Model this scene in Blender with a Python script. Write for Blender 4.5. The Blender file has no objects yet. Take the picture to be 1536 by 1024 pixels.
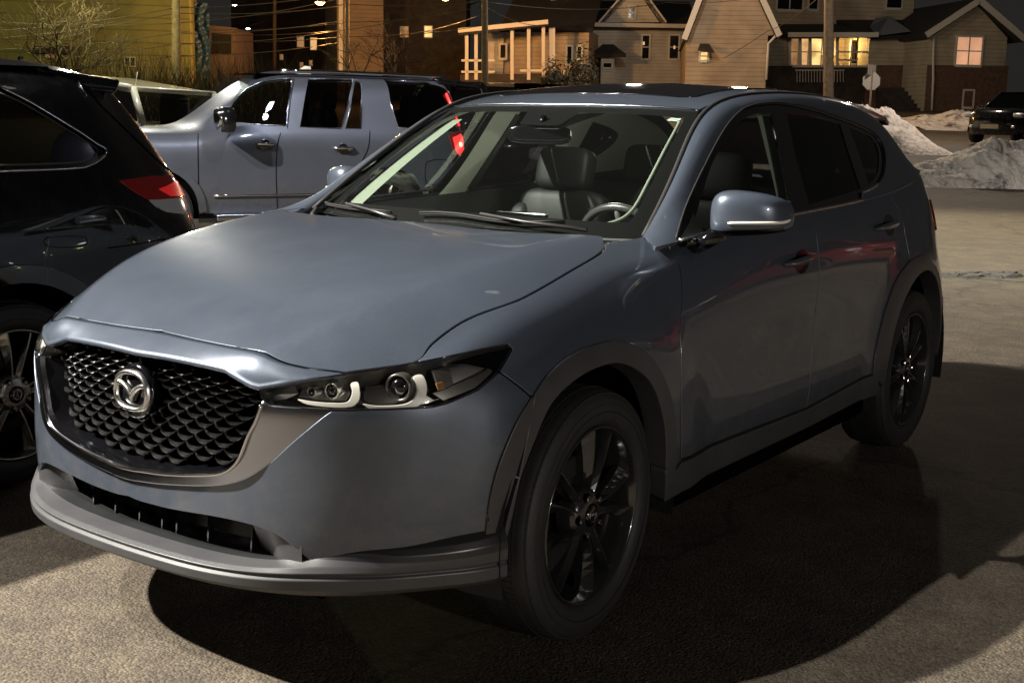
import bpy, bmesh, math, random
import numpy as np
from mathutils import Vector, Matrix
from mathutils.geometry import delaunay_2d_cdt
random.seed(5); rng=np.random.default_rng(5)
sc=bpy.context.scene; C=sc.collection; PI=math.pi
# ------------------------------------------------------------------ camera
CAM=np.array([2.6704524,-2.8827045,1.4870517]); YAW,PIT,ROL=-0.62580039,0.182341778,0.0178857; FPX=1862.628
def camrot():
    f=np.array([math.sin(YAW)*math.cos(PIT),math.cos(YAW)*math.cos(PIT),-math.sin(PIT)])
    r=np.array([math.cos(YAW),-math.sin(YAW),0.]); u=np.cross(r,f)
    c,s=math.cos(ROL),math.sin(ROL)
    return np.array([c*r+s*u,-s*r+c*u,f])
MR=camrot()
cam=bpy.data.cameras.new('camera'); co=bpy.data.objects.new('camera',cam); C.objects.link(co); sc.camera=co
cam.sensor_width=36; cam.lens=36*FPX/1536; cam.clip_end=2000; cam.clip_start=.05
m3=Matrix([list(MR[0]),list(MR[1]),list(-MR[2])]).transposed()
co.matrix_world=Matrix.Translation(CAM)@m3.to_4x4()
XR=np.eye(3); XT=np.zeros(3)   # placement of the body being traced (local -> world)
def proj(P):
    X=(np.asarray(P,float)@XR.T+XT-CAM)@MR.T
    return np.stack([768+FPX*X[...,0]/X[...,2],512-FPX*X[...,1]/X[...,2]],-1)
def unp(px,py,ax,val):
    d=MR.T@np.array([(px-768)/FPX,-(py-512)/FPX,1.]); k=(val-CAM[ax])/d[ax]; return CAM+k*d
# ------------------------------------------------------------------ materials
MT={}
def mat(name,col,rough=.5,metal=0.,coat=0.,spec=.5,emit=None,es=1.,bump=None,noise=None,coatr=.03):
    """bump=(scale,strength,dist) noise=(scale,amount) varies the colour"""
    m=bpy.data.materials.new(name); m.use_nodes=True; nt=m.node_tree; b=nt.nodes['Principled BSDF']
    b.inputs['Base Color'].default_value=(*col,1); b.inputs['Roughness'].default_value=rough
    b.inputs['Metallic'].default_value=metal; b.inputs['Coat Weight'].default_value=coat; b.inputs['Coat Roughness'].default_value=coatr
    b.inputs['Specular IOR Level'].default_value=spec
    if emit: b.inputs['Emission Color'].default_value=(*emit,1); b.inputs['Emission Strength'].default_value=es
    tc=None
    if bump or noise:
        tc=nt.nodes.new('ShaderNodeTexCoord')
    if noise:
        n=nt.nodes.new('ShaderNodeTexNoise'); n.inputs['Scale'].default_value=noise[0]; n.inputs['Detail'].default_value=6
        r=nt.nodes.new('ShaderNodeMapRange'); r.inputs['From Min'].default_value=.3; r.inputs['From Max'].default_value=.7
        r.inputs['To Min'].default_value=1-noise[1]; r.inputs['To Max'].default_value=1+noise[1]
        mx=nt.nodes.new('ShaderNodeVectorMath'); mx.operation='SCALE'; mx.inputs[0].default_value=col
        nt.links.new(tc.outputs['Object'],n.inputs['Vector']); nt.links.new(n.outputs['Fac'],r.inputs['Value'])
        nt.links.new(r.outputs[0],mx.inputs['Scale']); nt.links.new(mx.outputs[0],b.inputs['Base Color'])
    if bump:
        n=nt.nodes.new('ShaderNodeTexNoise'); n.inputs['Scale'].default_value=bump[0]; n.inputs['Detail'].default_value=4
        bp=nt.nodes.new('ShaderNodeBump'); bp.inputs['Strength'].default_value=bump[1]; bp.inputs['Distance'].default_value=bump[2]
        nt.links.new(tc.outputs['Object'],n.inputs['Vector']); nt.links.new(n.outputs['Fac'],bp.inputs['Height']); nt.links.new(bp.outputs[0],b.inputs['Normal'])
    MT[name]=m; return m
def glassmat(name,tint,refl=1.0,op=0.):
    """thin sheet glass: tinted see-through plus a fresnel mirror"""
    m=bpy.data.materials.new(name); m.use_nodes=True; nt=m.node_tree; nt.nodes.clear()
    o=nt.nodes.new('ShaderNodeOutputMaterial'); t=nt.nodes.new('ShaderNodeBsdfTransparent'); t.inputs[0].default_value=(*tint,1)
    g=nt.nodes.new('ShaderNodeBsdfGlossy'); g.inputs['Roughness'].default_value=.01; g.inputs[0].default_value=(refl,refl,refl,1)
    f=nt.nodes.new('ShaderNodeFresnel'); ge=nt.nodes.new('ShaderNodeNewGeometry'); io=nt.nodes.new('ShaderNodeMapRange'); io.inputs[3].default_value=1.5; io.inputs[4].default_value=1/1.5; nt.links.new(ge.outputs['Backfacing'],io.inputs[0]); nt.links.new(io.outputs[0],f.inputs[0])
    mx=nt.nodes.new('ShaderNodeMixShader'); nt.links.new(f.outputs[0],mx.inputs[0]); nt.links.new(t.outputs[0],mx.inputs[1]); nt.links.new(g.outputs[0],mx.inputs[2])
    out=mx
    if op>0:
        d=nt.nodes.new('ShaderNodeBsdfDiffuse'); d.inputs[0].default_value=(.25,.26,.24,1)
        m2=nt.nodes.new('ShaderNodeMixShader'); m2.inputs[0].default_value=op
        nt.links.new(mx.outputs[0],m2.inputs[1]); nt.links.new(d.outputs[0],m2.inputs[2]); out=m2
    nt.links.new(out.outputs[0],o.inputs[0]); MT[name]=m; return m
def paint(name,col,metal=.55,rough=.38,flake=.06,coat=1.,dirt=.7):
    m=mat(name,col,rough=rough,metal=metal,coat=coat,coatr=.02); nt=m.node_tree; b=nt.nodes['Principled BSDF']
    tc=nt.nodes.new('ShaderNodeTexCoord'); n=nt.nodes.new('ShaderNodeTexNoise'); n.inputs['Scale'].default_value=900; n.inputs['Detail'].default_value=1
    r=nt.nodes.new('ShaderNodeMapRange'); r.inputs['From Min'].default_value=.35; r.inputs['From Max'].default_value=.65; r.inputs['To Min'].default_value=1-flake*3; r.inputs['To Max'].default_value=1+flake*3
    n2=nt.nodes.new('ShaderNodeTexNoise'); n2.inputs['Scale'].default_value=5; n2.inputs['Detail'].default_value=6; n2.inputs['Roughness'].default_value=.65
    r2=nt.nodes.new('ShaderNodeMapRange'); r2.inputs['From Min'].default_value=.3; r2.inputs['From Max'].default_value=.75; r2.inputs['To Min'].default_value=rough-.03; r2.inputs['To Max'].default_value=rough+.08
    r3=nt.nodes.new('ShaderNodeMapRange'); r3.inputs['From Min'].default_value=.35; r3.inputs['From Max'].default_value=.8; r3.inputs['To Min'].default_value=.004; r3.inputs['To Max'].default_value=.045
    mx=nt.nodes.new('ShaderNodeVectorMath'); mx.operation='SCALE'; mx.inputs[0].default_value=col
    L=nt.links.new; L(tc.outputs['Object'],n.inputs[0]); L(tc.outputs['Object'],n2.inputs[0]); L(n.outputs[0],r.inputs[0]); L(r.outputs[0],mx.inputs['Scale']); L(mx.outputs[0],b.inputs['Base Color'])
    if dirt:   # road film on the lower panels, broken up by noise
        sx=nt.nodes.new('ShaderNodeSeparateXYZ'); L(tc.outputs['Object'],sx.inputs[0]); zz=nt.nodes.new('ShaderNodeMapRange'); zz.inputs[1].default_value=.85; zz.inputs[2].default_value=.25; zz.inputs[3].default_value=.04; zz.inputs[4].default_value=dirt; L(sx.outputs[2],zz.inputs[0])
        n5=nt.nodes.new('ShaderNodeTexNoise'); n5.inputs['Scale'].default_value=14; n5.inputs['Detail'].default_value=8; n5.inputs['Roughness'].default_value=.7; L(tc.outputs['Object'],n5.inputs[0]); r5=nt.nodes.new('ShaderNodeMapRange'); r5.inputs[1].default_value=.42; r5.inputs[2].default_value=.72; L(n5.outputs[0],r5.inputs[0])
        mm=nt.nodes.new('ShaderNodeMath'); mm.operation='MULTIPLY'; L(zz.outputs[0],mm.inputs[0]); L(r5.outputs[0],mm.inputs[1])
        mc=nt.nodes.new('ShaderNodeMix'); mc.data_type='RGBA'; L(mm.outputs[0],mc.inputs[0]); L(mx.outputs[0],mc.inputs[6]); mc.inputs[7].default_value=(.16,.15,.135,1); L(mc.outputs[2],b.inputs['Base Color'])
        m1=nt.nodes.new('ShaderNodeMath'); m1.operation='SUBTRACT'; m1.inputs[0].default_value=1; L(mm.outputs[0],m1.inputs[1]); L(m1.outputs[0],b.inputs['Coat Weight'])
    L(n2.outputs[0],r2.inputs[0]); L(r2.outputs[0],b.inputs['Roughness']); L(n2.outputs[0],r3.inputs[0]); L(r3.outputs[0],b.inputs['Coat Roughness'])
    return m
paint('paint',(.070,.087,.119),rough=.34,metal=.42)
paint('far_paint',(.085,.095,.125),flake=.03)
paint('black_paint',(.002,.002,.003),metal=0,rough=.25,flake=0,coat=.8); MT['black_paint'].node_tree.nodes['Principled BSDF'].inputs['Specular IOR Level'].default_value=.1
paint('white_paint',(.70,.68,.56),metal=0,rough=.35,flake=0)
mat('cladding',(.050,.051,.055),rough=.38,bump=(600,.15,.001),noise=(9,.12))
mat('black_gloss',(.004,.004,.005),rough=.08,coat=1)
mat('black_matt',(.006,.006,.006),rough=.7)
mat('frit',(.004,.004,.004),rough=.6,spec=.08)
mat('void',(.002,.002,.002),rough=1,spec=0)
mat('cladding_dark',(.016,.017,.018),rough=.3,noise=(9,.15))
mat('rubber',(.019,.019,.019),rough=.62,bump=(300,.1,.001),noise=(20,.15))
mat('chrome',(.75,.75,.76),rough=.07,metal=1)
mat('badge_chrome',(.8,.8,.8),rough=.24,metal=1)
mat('dark_chrome',(.40,.42,.47),rough=.19,metal=1)
mat('rim_black',(.06,.06,.063),rough=.2,coat=.8,metal=.7)
mat('rim_machined',(.42,.40,.37),rough=.25,metal=1)
mat('disc',(.25,.22,.2),rough=.4,metal=1)
mat('lamp_bezel',(.13,.125,.115),rough=.3,metal=.6,coat=.5)
mat('lamp_silver',(.62,.61,.58),rough=.34,metal=1)
mat('drl',(.62,.60,.54),rough=.3,coat=.5,emit=(1,.95,.82),es=.06)
mat('interior_dark',(.028,.033,.031),rough=.6,bump=(400,.2,.001))
mat('interior_leather',(.012,.013,.013),rough=.5,spec=.25,bump=(250,.25,.001))
mat('interior_trim',(.62,.66,.54),rough=.6)
mat('pillar_trim',(.17,.20,.155),rough=.6)
mat('sticker',(.5,.6,.55),rough=.5)
mat('screen_glow',(.02,.02,.03),rough=.2,emit=(.25,.6,.8),es=.5)
mat('amber',(.22,.10,.03),rough=.3)
mat('red_lens',(.22,.006,.006),rough=.12,coat=1)
mat('red_lit',(.5,.01,.01),rough=.2,emit=(1,.03,.03),es=3.2)
mat('red_core',(.9,.3,.2),rough=.2,emit=(1,.12,.10),es=12)
mat('lens_clear_grey',(.35,.35,.35),rough=.15,coat=1)
glassmat('windscreen',(.90,.95,.92),op=.006)
glassmat('side_glass',(.64,.70,.67),op=.0)
glassmat('dark_glass',(.035,.035,.04),op=.0)
glassmat('lens',(.9,.9,.9))
# ------------------------------------------------------------------ objects
def tag(o,label=None,cat=None,group=None,kind=None):
    for k,v in (('label',label),('category',cat),('group',group),('kind',kind)):
        if v: o[k]=v
    return o
def empty(name,loc=(0,0,0),rz=0,label=None,cat=None,group=None,kind=None):
    o=bpy.data.objects.new(name,None); C.objects.link(o); o.location=loc; o.rotation_euler=(0,0,rz); o.empty_display_size=.1
    return tag(o,label,cat,group,kind)
def link(name,me,m,parent=None):
    o=bpy.data.objects.new(name,me); C.objects.link(o)
    for q in (m if isinstance(m,(list,tuple)) else [m]): me.materials.append(MT[q] if isinstance(q,str) else q)
    if parent is not None: o.parent=parent
    return o
class MB:
    """collects shapes into one mesh"""
    def __init__(s): s.v=[];s.f=[];s.mi=[];s.sm=[]
    def add(s,V,F,mi=0,smooth=False):
        n=len(s.v); s.v.extend([tuple(map(float,q)) for q in V])
        for f in F: s.f.append(tuple(n+i for i in f)); s.mi.append(mi); s.sm.append(smooth)
    def box(s,a,b,mi=0,M=None):
        x0,y0,z0=a;x1,y1,z1=b
        V=[(x0,y0,z0),(x1,y0,z0),(x1,y1,z0),(x0,y1,z0),(x0,y0,z1),(x1,y0,z1),(x1,y1,z1),(x0,y1,z1)]
        if M is not None: V=[tuple(M@Vector(v)) for v in V]
        s.add(V,[(0,3,2,1),(4,5,6,7),(0,1,5,4),(1,2,6,5),(2,3,7,6),(3,0,4,7)],mi)
    def tube(s,pts,r,n=8,mi=0,closed=False,cap=True,smooth=True):
        P=[Vector(p) for p in pts]; m=len(P); R=r if isinstance(r,(list,tuple)) else [r]*m
        V=[];up=None
        for i,p in enumerate(P):
            a=P[(i+1)%m] if (closed or i<m-1) else p; b=P[i-1] if (closed or i>0) else p
            d=(a-b).normalized()
            if up is None: up=d.orthogonal().normalized()
            up=(up-d*up.dot(d)); up=up.normalized() if up.length>1e-6 else d.orthogonal().normalized()
            w=d.cross(up)
            for k in range(n):
                t=2*PI*k/n; V.append(p+(up*math.cos(t)+w*math.sin(t))*R[i])
        F=[]
        for i in range(m if closed else m-1):
            j=(i+1)%m
            for k in range(n): F.append((i*n+k,i*n+(k+1)%n,j*n+(k+1)%n,j*n+k))
        if not closed and cap: F.append(tuple(range(n))[::-1]); F.append(tuple((m-1)*n+k for k in range(n)))
        s.add(V,F,mi,smooth)
    def lathe(s,prof,n=32,M=None,mi=0,smooth=True,closed=False):
        """prof [(r,h)] turned round local z"""
        V=[];m=len(prof)
        for r,h in prof:
            for k in range(n):
                t=2*PI*k/n; v=Vector((r*math.cos(t),r*math.sin(t),h)); V.append(M@v if M is not None else v)
        F=[(i*n+k,i*n+(k+1)%n,((i+1)%m)*n+(k+1)%n,((i+1)%m)*n+k) for i in range(m if closed else m-1) for k in range(n)]
        s.add(V,F,mi,smooth)
    def prism(s,poly,M,h,mi=0,cap=True):
        """2D polygon extruded along local z, M places it"""
        n=len(poly); V=[M@Vector((x,y,0)) for x,y in poly]+[M@Vector((x,y,h)) for x,y in poly]
        F=[(i,(i+1)%n,n+(i+1)%n,n+i) for i in range(n)]
        if cap: F+= [tuple(range(n))[::-1],tuple(range(n,2*n))]
        s.add(V,F,mi)
    def grid(s,P,mi=0,smooth=True,flip=False):
        a,b=P.shape[:2]; F=[]
        for i in range(a-1):
            for j in range(b-1):
                f=(i*b+j,(i+1)*b+j,(i+1)*b+j+1,i*b+j+1); F.append(f[::-1] if flip else f)
        s.add(P.reshape(-1,3),F,mi,smooth)
    def build(s,name,m,parent=None,bevel=0,seg=2,sub=0):
        me=bpy.data.meshes.new(name); me.from_pydata(s.v,[],s.f); me.validate(); me.update()
        if len(s.mi)==len(me.polygons):
            me.polygons.foreach_set('material_index',s.mi); me.polygons.foreach_set('use_smooth',s.sm)
        o=link(name,me,m,parent)
        if bevel:
            md=o.modifiers.new('b','BEVEL'); md.width=bevel; md.segments=seg; md.limit_method='ANGLE'; md.angle_limit=.6; md.harden_normals=False
            me.polygons.foreach_set('use_smooth',[True]*len(me.polygons)); 
            w=o.modifiers.new('w','WEIGHTED_NORMAL'); w.keep_sharp=True
        if sub:
            md=o.modifiers.new('s','SUBSURF'); md.levels=sub; md.render_levels=sub; me.polygons.foreach_set('use_smooth',[True]*len(me.polygons))
        return o
def ramp(p,m=np.float64): return p
# ------------------------------------------------------------------ spline surfaces
def bbasis(n,t,deg=3):
    """clamped uniform b-spline basis matrix for n control points at t in 0..1"""
    t=np.clip(np.asarray(t,float),0,1-1e-12); kn=np.concatenate([np.zeros(deg),np.linspace(0,1,n-deg+1),np.ones(deg)])
    B=((t[:,None]>=kn[None,:-1])&(t[:,None]<kn[None,1:])).astype(float)
    for d in range(1,deg+1):
        den1=kn[d:-1]-kn[:-d-1]; den2=kn[d+1:]-kn[1:-d]
        a=np.where(den1>0,(t[:,None]-kn[None,:-d-1])/np.where(den1>0,den1,1),0)
        b=np.where(den2>0,(kn[None,d+1:]-t[:,None])/np.where(den2>0,den2,1),0)
        B=a*B[:,:-1]+b*B[:,1:]
    return B
class Surf:
    """surface on a domain measured in metres: (a,b) -> 3D"""
    def __init__(s,fn,a0,a1,b0,b1): s.fn=fn;s.r=(a0,a1,b0,b1);s.tab=None;s.off=0.
    def P(s,a,b,off=0.):
        a=np.asarray(a,float);b=np.asarray(b,float); P=s.fn(a,b)
        if np.any(off): P=P+s.N(a,b)*np.asarray(off)[...,None] if np.ndim(off) else P+s.N(a,b)*off
        return P
    def N(s,a,b):
        e=1e-3; a0,a1,b0,b1=s.r; al=np.clip(a-e,a0,a1);ah=np.clip(a+e,a0,a1);bl=np.clip(b-e,b0,b1);bh=np.clip(b+e,b0,b1)
        n=np.cross(s.fn(ah,b)-s.fn(al,b),s.fn(a,bh)-s.fn(a,bl)); return n/np.maximum(np.linalg.norm(n,axis=-1,keepdims=True),1e-12)
    def inv(s,pts,pf=proj,a_lim=None,b_lim=None,off=0.,face=True,n=(260,110)):
        """surface params of points given by their image under pf (a view or a side elevation)"""
        a0,a1,b0,b1=s.r
        if a_lim: a0,a1=a_lim
        if b_lim: b0,b1=b_lim
        key=(id(s.fn),pf.__name__ if pf is proj else id(pf),a0,a1,b0,b1,off,face)
        if not hasattr(s,'cache'): s.cache={}
        if key not in s.cache:
            A,B=np.meshgrid(np.linspace(a0,a1,n[0]),np.linspace(b0,b1,n[1]),indexing='ij'); A=A.ravel();B=B.ravel()
            kb=(id(s.fn),a0,a1,b0,b1)
            if kb not in s.cache: s.cache[kb]=(s.fn(A,B),s.N(A,B))
            P0,N0=s.cache[kb]; P=P0+N0*off; bad=np.zeros(len(A))
            if pf is proj and face: bad=np.where(((P@XR.T+XT-CAM)*(N0@XR.T)).sum(1)>0,1e9,0)
            s.cache[key]=(A,B,pf(P),bad,pf)
        A,B,Q,bad,_=s.cache[key]
        pts=np.asarray(pts,float); X=[]
        for p in pts:
            i=(((Q-p)**2).sum(1)+bad).argmin(); X.append((A[i],B[i]))
        X=np.array(X); e=1e-4
        for it in range(8):
            f0=pf(s.P(X[:,0],X[:,1],off)); fa=pf(s.P(X[:,0]+e,X[:,1],off)); fb=pf(s.P(X[:,0],X[:,1]+e,off))
            J=np.stack([(fa-f0)/e,(fb-f0)/e],2); JT=J.transpose(0,2,1); H=JT@J; tr=np.trace(H,axis1=1,axis2=2)
            d=np.linalg.solve(H+1e-6*np.eye(2)*tr[:,None,None],(JT@(pts-f0)[:,:,None]))[:,:,0]
            l=np.linalg.norm(d,axis=1,keepdims=True); X=X+d*np.minimum(1,.03/np.maximum(l,1e-9))
            X[:,0]=np.clip(X[:,0],a0,a1); X[:,1]=np.clip(X[:,1],b0,b1)
        return X
def net_surf(net,axis_len=None):
    """net [nc][nr][3] -> Surf in approx. metres"""
    net=np.asarray(net,float); nc,nr=net.shape[:2]
    T=np.linspace(0,1,241); S=np.linspace(0,1,61)
    G=np.einsum('ti,ijk,sj->tsk',bbasis(nc,T),net,bbasis(nr,S))
    la=np.linalg.norm(np.diff(G,axis=0),axis=2).mean(1); lb=np.linalg.norm(np.diff(G,axis=1),axis=2).mean(0)
    ca=np.concatenate([[0],np.cumsum(la)]); cb=np.concatenate([[0],np.cumsum(lb)])
    def fn(a,b):
        a=np.asarray(a,float);b=np.asarray(b,float); sh=np.broadcast(a,b).shape
        t=np.interp(np.broadcast_to(a,sh).ravel(),ca,T); q=np.interp(np.broadcast_to(b,sh).ravel(),cb,S)
        X=(bbasis(nc,t)@net.reshape(nc,-1)).reshape(-1,nr,3); P=(X*bbasis(nr,q)[:,:,None]).sum(1); return P.reshape(sh+(3,))
    return Surf(fn,0,ca[-1],0,cb[-1]),(ca,T),(cb,S)
def resample(L,step,closed=True):
    L=np.asarray(L,float); 
    if closed: L=np.vstack([L,L[:1]])
    out=[]
    for p,q in zip(L[:-1],L[1:]):
        d=np.linalg.norm(q-p)
        if d<1e-7: continue
        n=max(1,int(math.ceil(d/step)))
        for k in range(n): out.append(p+(q-p)*k/n)
    if not closed: out.append(L[-1])
    return np.array(out)
def smooth(L,k=6,tension=.5,corners=()):
    """Catmull-Rom through points; corner indices stay sharp (L open)"""
    L=[np.array(p,float) for p in L]; out=[]; n=len(L); cs=set(corners)|{0,n-1}
    for i in range(n-1):
        p1,p2=L[i],L[i+1]
        p0=L[i-1] if i>0 and i not in cs else p1-(p2-p1); p3=L[i+2] if i+2<n and (i+1) not in cs else p2+(p2-p1)
        for j in range(k):
            t=j/k; out.append(.5*((2*p1)+(-p0+p2)*t+(2*p0-5*p1+4*p2-p3)*t*t+(-p0+3*p1-3*p2+p3)*t**3))
    out.append(L[-1]); return out
def pip(P,poly):
    x,y=P[:,0],P[:,1]; ins=np.zeros(len(P),bool); n=len(poly)
    for i in range(n):
        x0,y0=poly[i];x1,y1=poly[(i+1)%n]
        if y0==y1: continue
        c=((y0>y)!=(y1>y))&(x<(x1-x0)*(y-y0)/(y1-y0)+x0); ins^=c
    return ins
def area(L): L=np.asarray(L); x,y=L[:,0],L[:,1]; return .5*np.sum(x*np.roll(y,-1)-np.roll(x,-1)*y)
def offset_poly(L,d):
    """move a closed loop inward by d (miter)"""
    L=np.asarray(L,float); 
    if area(L)<0: L=L[::-1]
    a=np.roll(L,1,0); b=np.roll(L,-1,0)
    e1=L-a; e2=b-L; e1/=np.maximum(np.linalg.norm(e1,axis=1,keepdims=True),1e-9); e2/=np.maximum(np.linalg.norm(e2,axis=1,keepdims=True),1e-9)
    n1=np.stack([-e1[:,1],e1[:,0]],1); n2=np.stack([-e2[:,1],e2[:,0]],1); n=n1+n2; q=(n*n).sum(1,keepdims=True)
    n=n/np.maximum(q/2,.35)
    return L+n*d
def dist_poly(P,L):
    D=np.full(len(P),1e9); n=len(L)
    for i in range(n):
        a=L[i];b=L[(i+1)%n]; ab=b-a; l=ab@ab
        t=np.clip(((P-a)@ab)/max(l,1e-12),0,1); D=np.minimum(D,np.linalg.norm(P-(a+t[:,None]*ab),axis=1))
    return D
def cdt(loops,step,edge=None):
    """triangulate region inside loops[0] minus the others"""
    edge=edge or step
    L=[resample(l,edge) for l in loops]
    V=np.vstack(L); E=[];k=0
    for l in L:
        n=len(l); E+=[(k+i,k+(i+1)%n) for i in range(n)]; k+=n
    lo=L[0].min(0);hi=L[0].max(0)
    gx=np.arange(lo[0]+step*.5,hi[0],step); gy=np.arange(lo[1]+step*.5,hi[1],step)
    if len(gx) and len(gy):
        G=np.stack(np.meshgrid(gx,gy),-1).reshape(-1,2); ok=pip(G,L[0])
        for h in L[1:]: ok&=~pip(G,h)
        G=G[ok]
        if len(G):
            for l in L: G=G[dist_poly(G,l)>.45*min(step,edge*1.5)]
            V=np.vstack([V,G])
    r=delaunay_2d_cdt([Vector(v) for v in V],E,[],0,1e-7)
    v2=np.array([tuple(v) for v in r[0]]); T=np.array([t for t in r[2] if len(t)==3])
    c=v2[T].mean(1); ok=pip(c,L[0])
    for h in L[1:]: ok&=~pip(c,h)
    return v2,T[ok]
def mirror_me(me):
    co=np.empty(len(me.vertices)*3,np.float32)
def panel(name,surf,loops,m,parent=None,step=.03,edge=.012,gap=.0044,lip=.014,off=0.,mirror=False,round_=.0025,flat=False,disp=None):
    """trimmed piece of a surface with a rolled edge and a return lip"""
    loops=[np.asarray(l,float) for l in loops]
    if area(loops[0])<0: loops[0]=loops[0][::-1]
    L=[offset_poly(loops[0],gap)]+[ (lambda q:(offset_poly(q,-gap)))(q) for q in loops[1:]]
    v2,T=cdt(L,step,edge)
    a,b=v2[:,0],v2[:,1]; P=surf.P(a,b,off); N=surf.N(a,b)
    if disp is not None: P=P+N*disp(P)[:,None]
    # orientation
    t0=T; n=np.cross(P[t0[:,1]]-P[t0[:,0]],P[t0[:,2]]-P[t0[:,0]]); s=(n*N[t0[:,0]]).sum(1); T=np.where(s[:,None]<0,T[:,::-1],T)
    ed={}
    for t in T:
        for i in range(3):
            e=(int(t[i]),int(t[(i+1)%3])); ed[e]=1
    bd=[e for e in ed if (e[1],e[0]) not in ed]
    out=np.zeros_like(P); 
    for i,j in bd:
        d=P[j]-P[i]; o=np.cross(d,N[i]); o/=max(np.linalg.norm(o),1e-9); out[i]+=o; out[j]+=o
    isb=np.linalg.norm(out,axis=1)>1e-6; out[isb]/=np.linalg.norm(out[isb],axis=1,keepdims=True)
    verts=[P]; faces=[tuple(map(int,t)) for t in T]; ln=[N[i] for t in T for i in t]
    if lip>0:
        bi=np.where(isb)[0]; idx={int(b):k for k,b in enumerate(bi)}; n0=len(P); nb=len(bi)
        r=round_; c=.7071
        R1=P[bi]+out[bi]*r*c-N[bi]*r*(1-c); R2=P[bi]+out[bi]*r-N[bi]*r; R3=R2-N[bi]*lip
        N1=(out[bi]*c+N[bi]*c); N2=out[bi]
        verts+=[R1,R2,R3]
        for i,j in bd:
            p,q=idx[i],idx[j]
            for (A,B_,na,nb_) in (((i,j),(n0+p,n0+q),(N[i],N[j]),(N1[p],N1[q])),((n0+p,n0+q),(n0+nb+p,n0+nb+q),(N1[p],N1[q]),(N2[p],N2[q])),((n0+nb+p,n0+nb+q),(n0+2*nb+p,n0+2*nb+q),(N2[p],N2[q]),(N2[p],N2[q]))):
                faces.append((A[1],A[0],B_[0],B_[1])); ln+=[na[1],na[0],nb_[0],nb_[1]]
    V=np.vstack(verts); ln=np.array(ln)
    if mirror:
        V=V*np.array([-1,1,1]); ln=ln*np.array([-1,1,1]); nf=[];nl=[];k=0
        for f in faces:
            m_=len(f); nf.append(f[::-1]); nl.append(ln[k:k+m_][::-1]); k+=m_
        faces=nf; ln=np.vstack(nl)
    me=bpy.data.meshes.new(name); me.from_pydata(V.tolist(),[],faces); me.update()
    me.polygons.foreach_set('use_smooth',[True]*len(faces))
    ln=ln/np.maximum(np.linalg.norm(ln,axis=1,keepdims=True),1e-9)
    me.normals_split_custom_set([tuple(q) for q in ln])
    return link(name,me,m,parent)
# ================================================================= hero car surfaces
PLAN=[(0,-.915,0),(.16,-.911,4),(.32,-.897,9),(.47,-.862,19),(.60,-.800,32),(.71,-.705,46),(.79,-.60,57),(.85,-.48,68),(.885,-.34,79),(.90,-.18,87),(.905,.05,90),
 (.908,.30,90),(.910,.60,90),(.910,.95,90),(.912,1.35,90),(.912,1.75,90),(.910,2.15,90),(.908,2.45,90),(.902,2.70,92),(.885,2.95,96),(.855,3.16,103),(.80,3.33,116),(.70,3.46,135),(.50,3.56,160),(.25,3.61,173),(0,3.62,180)]
PROF={0:[(.09,.18),(.04,.27),(.01,.36),(.0,.46),(0,.56),(.004,.66),(.010,.76),(.028,.838),(.075,.885),(.15,.925)],
3:[(.09,.18),(.04,.27),(.01,.36),(0,.46),(0,.56),(.004,.66),(.006,.74),(.012,.810),(.045,.862),(.12,.905)],
5:[(.10,.18),(.05,.27),(.01,.36),(0,.46),(0,.56),(.008,.66),(.008,.75),(.020,.82),(.058,.872),(.145,.925)],
7:[(.08,.18),(.03,.27),(.01,.36),(0,.46),(0,.56),(.0,.66),(.006,.77),(.028,.855),(.08,.925),(.155,.982)],
9:[(.05,.2),(.02,.3),(.005,.4),(0,.5),(0,.6),(0,.7),(.008,.81),(.03,.91),(.09,.99),(.18,1.045)],
11:[(.05,.2),(.02,.3),(.005,.4),(0,.5),(0,.62),(.0,.74),(.008,.86),(.03,.965),(.09,1.06),(.21,1.12)],
12:[(.06,.2),(.03,.3),(.012,.4),(.0,.5),(.006,.62),(.01,.74),(.005,.86),(.02,.97),(.06,1.085),(.17,1.135)],
13:[(.06,.2),(.03,.3),(.014,.4),(.0,.5),(.012,.62),(.014,.74),(.002,.88),(.012,1.0),(.03,1.08),(.06,1.125)],
15:[(.06,.2),(.03,.3),(.014,.4),(.0,.5),(.012,.62),(.014,.75),(.0,.90),(.012,1.02),(.03,1.11),(.06,1.15)],
17:[(.05,.2),(.02,.3),(.005,.4),(0,.5),(0,.62),(0,.75),(.0,.90),(.02,1.04),(.05,1.14),(.085,1.19)],
19:[(.05,.2),(.02,.3),(.005,.4),(0,.5),(0,.62),(0,.75),(.01,.9),(.035,1.04),(.07,1.15),(.11,1.23)],
21:[(.08,.2),(.03,.3),(.0,.4),(0,.5),(.0,.62),(.01,.75),(.04,.9),(.07,1.04),(.11,1.15),(.15,1.24)],
25:[(.08,.25),(.03,.33),(0,.42),(0,.5),(.02,.62),(.05,.75),(.07,.9),(.09,1.02),(.13,1.12),(.18,1.2)]}
ks=sorted(PROF)
def column(i):
    x,y,a=PLAN[i]; a=math.radians(a); n=np.array([math.sin(a),-math.cos(a)])
    lo=max(k for k in ks if k<=i); hi=min(k for k in ks if k>=i); t=0 if hi==lo else (i-lo)/(hi-lo)
    pr=np.array(PROF[lo])*(1-t)+np.array(PROF[hi])*t
    return [(x-n[0]*d,y-n[1]*d,z) for d,z in pr]
half=[column(i) for i in range(len(PLAN))]
WN=[[(-x,y,z) for x,y,z in c] for c in half[:0:-1]]+half
_W,(WCA,WT),(WCB,WS)=net_surf(WN); WL=WCA[-1]/2
def sst(x): x=np.clip(x,0,1); return x*x*(3-2*x)
HUBS=((0.,.36),(2.70,.36))
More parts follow.
